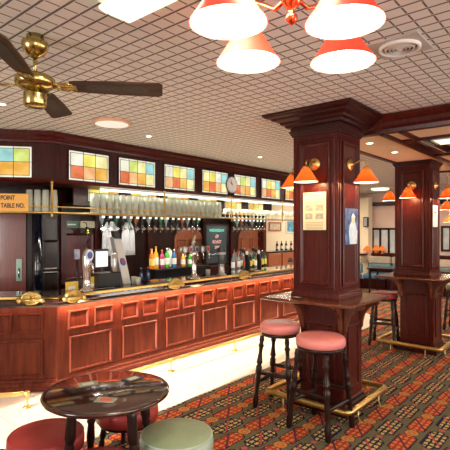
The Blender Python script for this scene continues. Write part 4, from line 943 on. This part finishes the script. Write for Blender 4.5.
for px, d, m_, lb_ in ((103, -.22, mat('navy_towel',(.02,.03,.09),.9), 'navy bar towel lying on the bar before the till'), (160, -.2, mat('grey_towel',(.12,.13,.14),.9), 'dark grey bar towel lying on the bar before the juice bottles'), (208, -.18, mat('red_towel',(.25,.03,.03),.9), 'dark red bar towel on the bar between the two middle fonts')):
    p = on_top(px, 280, d); t = thing('bar_towel', lb_, 'bar towel', p); MB().bbox(-.2,.2,-.07,.07,0,.009,.003).build('towel', m_, t); MB().box(-.185,.185,-.012,.012,.009,.0095).build('woven_stripe', PAPERW, t)
random.seed(9)
for i in range(9):
    px = 235+i*3.1; a = onY(px, 262, 6.22); nm, m, lm, cp_ = kinds[(0,3,4,0,2,1,0,4,3)[i]]
    bottle(a.x, 6.24, .986, .40+.05*random.random(), .038, m, lm, '%s tall spirit bottle, rear row on back counter, %s from the blackboard' % (nm, ORD[i]), cp_, name='spirit_bottle')
# left section: door with plate
def onL(px, py, d):
    r = (px-225)/F; D = Vector((.648*r+.761, -.762*r+.648, 0)); t = (d+NL.dot(Vector((CX,CY,0))))/NL.dot(D); return Vector((D.x*t, D.y*t, EYE-(py-230)/F*t))
dc = onL(27, 240, DB+.012); dc.z = .03
dl = thing('servery_door', 'reddish brown panelled door behind the left end of the bar', 'door', dc+UL*.47, math.atan2(-UL.y,-UL.x))
MB().bbox(-.46,.46,-.02,.008,0,2.1,.005).build('door_leaf', mat('reddish_wood', (.16,.032,.02), .3, col2=(.2,.045,.03), scale=6, stretch=(6,6,.7), coat=.3), dl)
hp = MB(); hp.bbox(.33,.41,-.034,-.021,1.05,1.38,.004); hp.build('finger_plate', mat('dull_green_metal', (.18,.25,.2), .3, .7), dl)
MB().bbox(-.05,.02,-.034,-.021,1.45,1.8,.004).build('brass_plate', FB, dl)
mb = MB(); mb.tube([(.37,-.035,1.1),(.37,-.06,1.12),(.37,-.06,1.22),(.37,-.035,1.24)], .009, 8); mb.build('handle', CHROME, dl)

# ------------------------------------------------------------------ far room
# wall with window band
mb = MB(); mb.box(X1, X1+.2, YR, YB, 0, CZ); struct('wall_front', mb, WALLP)
struct('trim_12', MB().box(X1-.1, X1-.001, YR, YB, 2.62, 2.75), WOODD)
struct('baseboard_front', MB().box(X1-.04, X1-.001, YR, YB, 0, 1.0), WOOD)
# chimney-breast like pier, paler
struct('wall_pier', MB().box(X1-.45, X1-.102, onX(368,220,X1-.45).y, YB-.01, 0, 2.9), WALLC)
t = thing('wall_speaker', 'small black loudspeaker on the pale pier between the pillars', 'speaker', onX(366, 222, X1-.52)); 
MB().bbox(-.06,.06,-.07,.07,-.16,.16,.008).build('cabinet', BLACK, t); MB().box(-.0625,-.0605,-.05,.05,-.13,.13).build('grille', GREYP, t)
def far_window(n_, px0, px1, py0, py1):
    a = onX(px0, py0, X1-.02); b = onX(px1, py1, X1-.02); W_ = a.y-b.y; H_ = a.z-b.z
    mb = MB(); mb.ring((X1-.02, a.y, b.z), (0,-1,0), (0,0,1), W_, H_, [(0,.0),(0,.05),(.06,.05),(.06,.005)], cap=False)
    for f in (.33, .66): y = a.y-W_*f; mb.box(X1-.06, X1-.02, y-.03, y+.03, b.z, a.z)
    struct('window_%d' % n_, mb, WOODG)
    mb = MB(); mb.box(X1-.03, X1-.022, b.y+.05, a.y-.05, b.z+.05, a.z-.05); o = mb.build('window_pane', mat('frosted_window', (.45,.52,.55), .35, col2=(.65,.70,.70), scale=4)); o['kind'] = 'structure'; o.name = 'window_%d' % (n_+10)
    return a, b
far_window(5, 372, 398, 228, 255); far_window(6, 441, 470, 226, 252)
# shelf top of wainscot
struct('trim_13', MB().box(X1-.22, X1-.001, YR, onX(368,220,X1-.45).y-.01, 1.0, 1.06), WOOD)
# small table lamps along the wall
for px, lb_ in ((367,'orange shaded lamp on the far sill before the pale pier'),(376,'orange shaded lamp on the far sill, middle of the three'),(382,'orange shaded lamp on the far sill nearest the further pillar')):
    a = onX(px, 247, X1-.13); a.z = 1.062
    if px == 367: a = Vector((X1-.58, onX(367,247,X1-.58).y, 1.062))
    t = thing('sill_lamp', lb_, 'lamp', a)
    MB().lathe([(.05,0),(.05,.01),(.012,.03),(.012,.12)], n=12).build('base', BRASS, t); MB().lathe([(.14,.10),(.06,.22),(.03,.25)], n=20, cap0=False).build('shade', emit('lit_orange_shade', (1,.24,.04), .5), t)
struct('trim_14', MB().box(X1-.70, X1-.451, onX(368,220,X1-.45).y+.02, YB-.01, 1.0, 1.06), WOOD)
# banquettes along the far wall
def banquette(x, y0, y1, label):
    t = thing('banquette', label, 'bench seat', (x, (y0+y1)/2, 0)); h = abs(y1-y0)/2
    MB().bbox(-.30,.28,-h,h,.0,.30,.01).build('base', WOODD, t); MB().bbox(-.34,.20,-h,h,.301,.46,.04).build('seat', BLUEF, t)
    MB().bbox(.12,.27,-h,h,.461,.76,.03).build('back_cushion', TEAL, t); MB().bbox(.11,.28,-h,h,.761,.99,.03).build('head_cushion', BEIGEF, t); return t
xb = X1-.8
yy = [onX(p_, 265, xb).y for p_ in (352, 366.5)]; banquette(xb-.5, yy[1]+.02, yy[0], 'teal and beige bench seat behind the right edge of the nearest pillar')
yy = [onX(p_, 265, xb).y for p_ in (367, 388)]; banquette(xb, yy[1], yy[0], 'teal and beige bench seat under the far window between the pillars')
yy = [onX(p_, 265, xb).y for p_ in (389, 430)]; banquette(xb+.1, yy[1], yy[0], 'blue bench seat mostly hidden behind the further pillar')
yy = [onX(p_, 265, xb).y for p_ in (434, 480)]; banquette(xb-.3, yy[1], yy[0], 'blue bench seat at the right edge beyond the further pillar')
def far_table(loc, label, w_=.9, d_=.6):
    t = thing('dining_table', label, 'table', loc)
    MB().bbox(-w_/2,w_/2,-d_/2,d_/2,.71,.75,.008).build('tabletop', WOODG, t)
    MB().box(-w_/2+.06,w_/2-.06,-d_/2+.05,d_/2-.05,.64,.709).build('apron', WOODG, t)
    for sx in (-1,1):
        for sy in (-1,1): MB().turned((sx*(w_/2-.07),sy*(d_/2-.07),.64),(sx*(w_/2-.06),sy*(d_/2-.06),.001),LP2,10).build('leg', WOODG, t)
p = floorpt(384, 267.5, .75); far_table((p.x, p.y, 0), 'dark rectangular table in front of the far bench between the pillars', .7, .75)
p = floorpt(452, 271, .75); far_table((p.x, p.y, 0), 'dark rectangular table at the right edge beyond the further pillar', .8, .8)
# pendant lamps far right
def far_lamp(px, py, Yc, label, m=SHADEO):
    r_ = (px-225)/F; p = c2w(r_*Yc, Yc, EYE-(py-230)/F*Yc); t = thing('hanging_lamp', label, 'ceiling light', p)
    o_, i_ = MB(), MB(); cone_shade(o_, i_, 0, 0, 0, .17, .17, .04); o_.build('shade', m, t); i_.build('shade_lining', SHADEI, t)
    MB().lathe([(.008,.17),(.008,CZ-p.z-.02),(.05,CZ-p.z-.015),(.05,CZ-p.z-.002)], n=10).build('rod', BRASS, t)
    MB().lathe([(.01,.04),(.03,.06),(.02,.12)], n=10).build('bulb', BULB, t); point('hanging_lamp_light', p+Vector((0,0,.02)), 9, (1,.6,.3), .04)
far_lamp(447, 210, 9.0, 'orange hanging lamp just right of the further pillar, upper of two')
far_lamp(450, 222, 11.5, 'orange hanging lamp at the right edge, lower of two')
for x_, y_, pw in ((11.5, 3.5, 45), (8.8, -.5, 30), (12.5, 6.5, 30)):
    area('ceiling_area_light', (x_, y_, CZ-.12), (0,0,0), .8, .8, pw, (1,.85,.68))  # bare area lights under the ceiling, with no lamp bodies
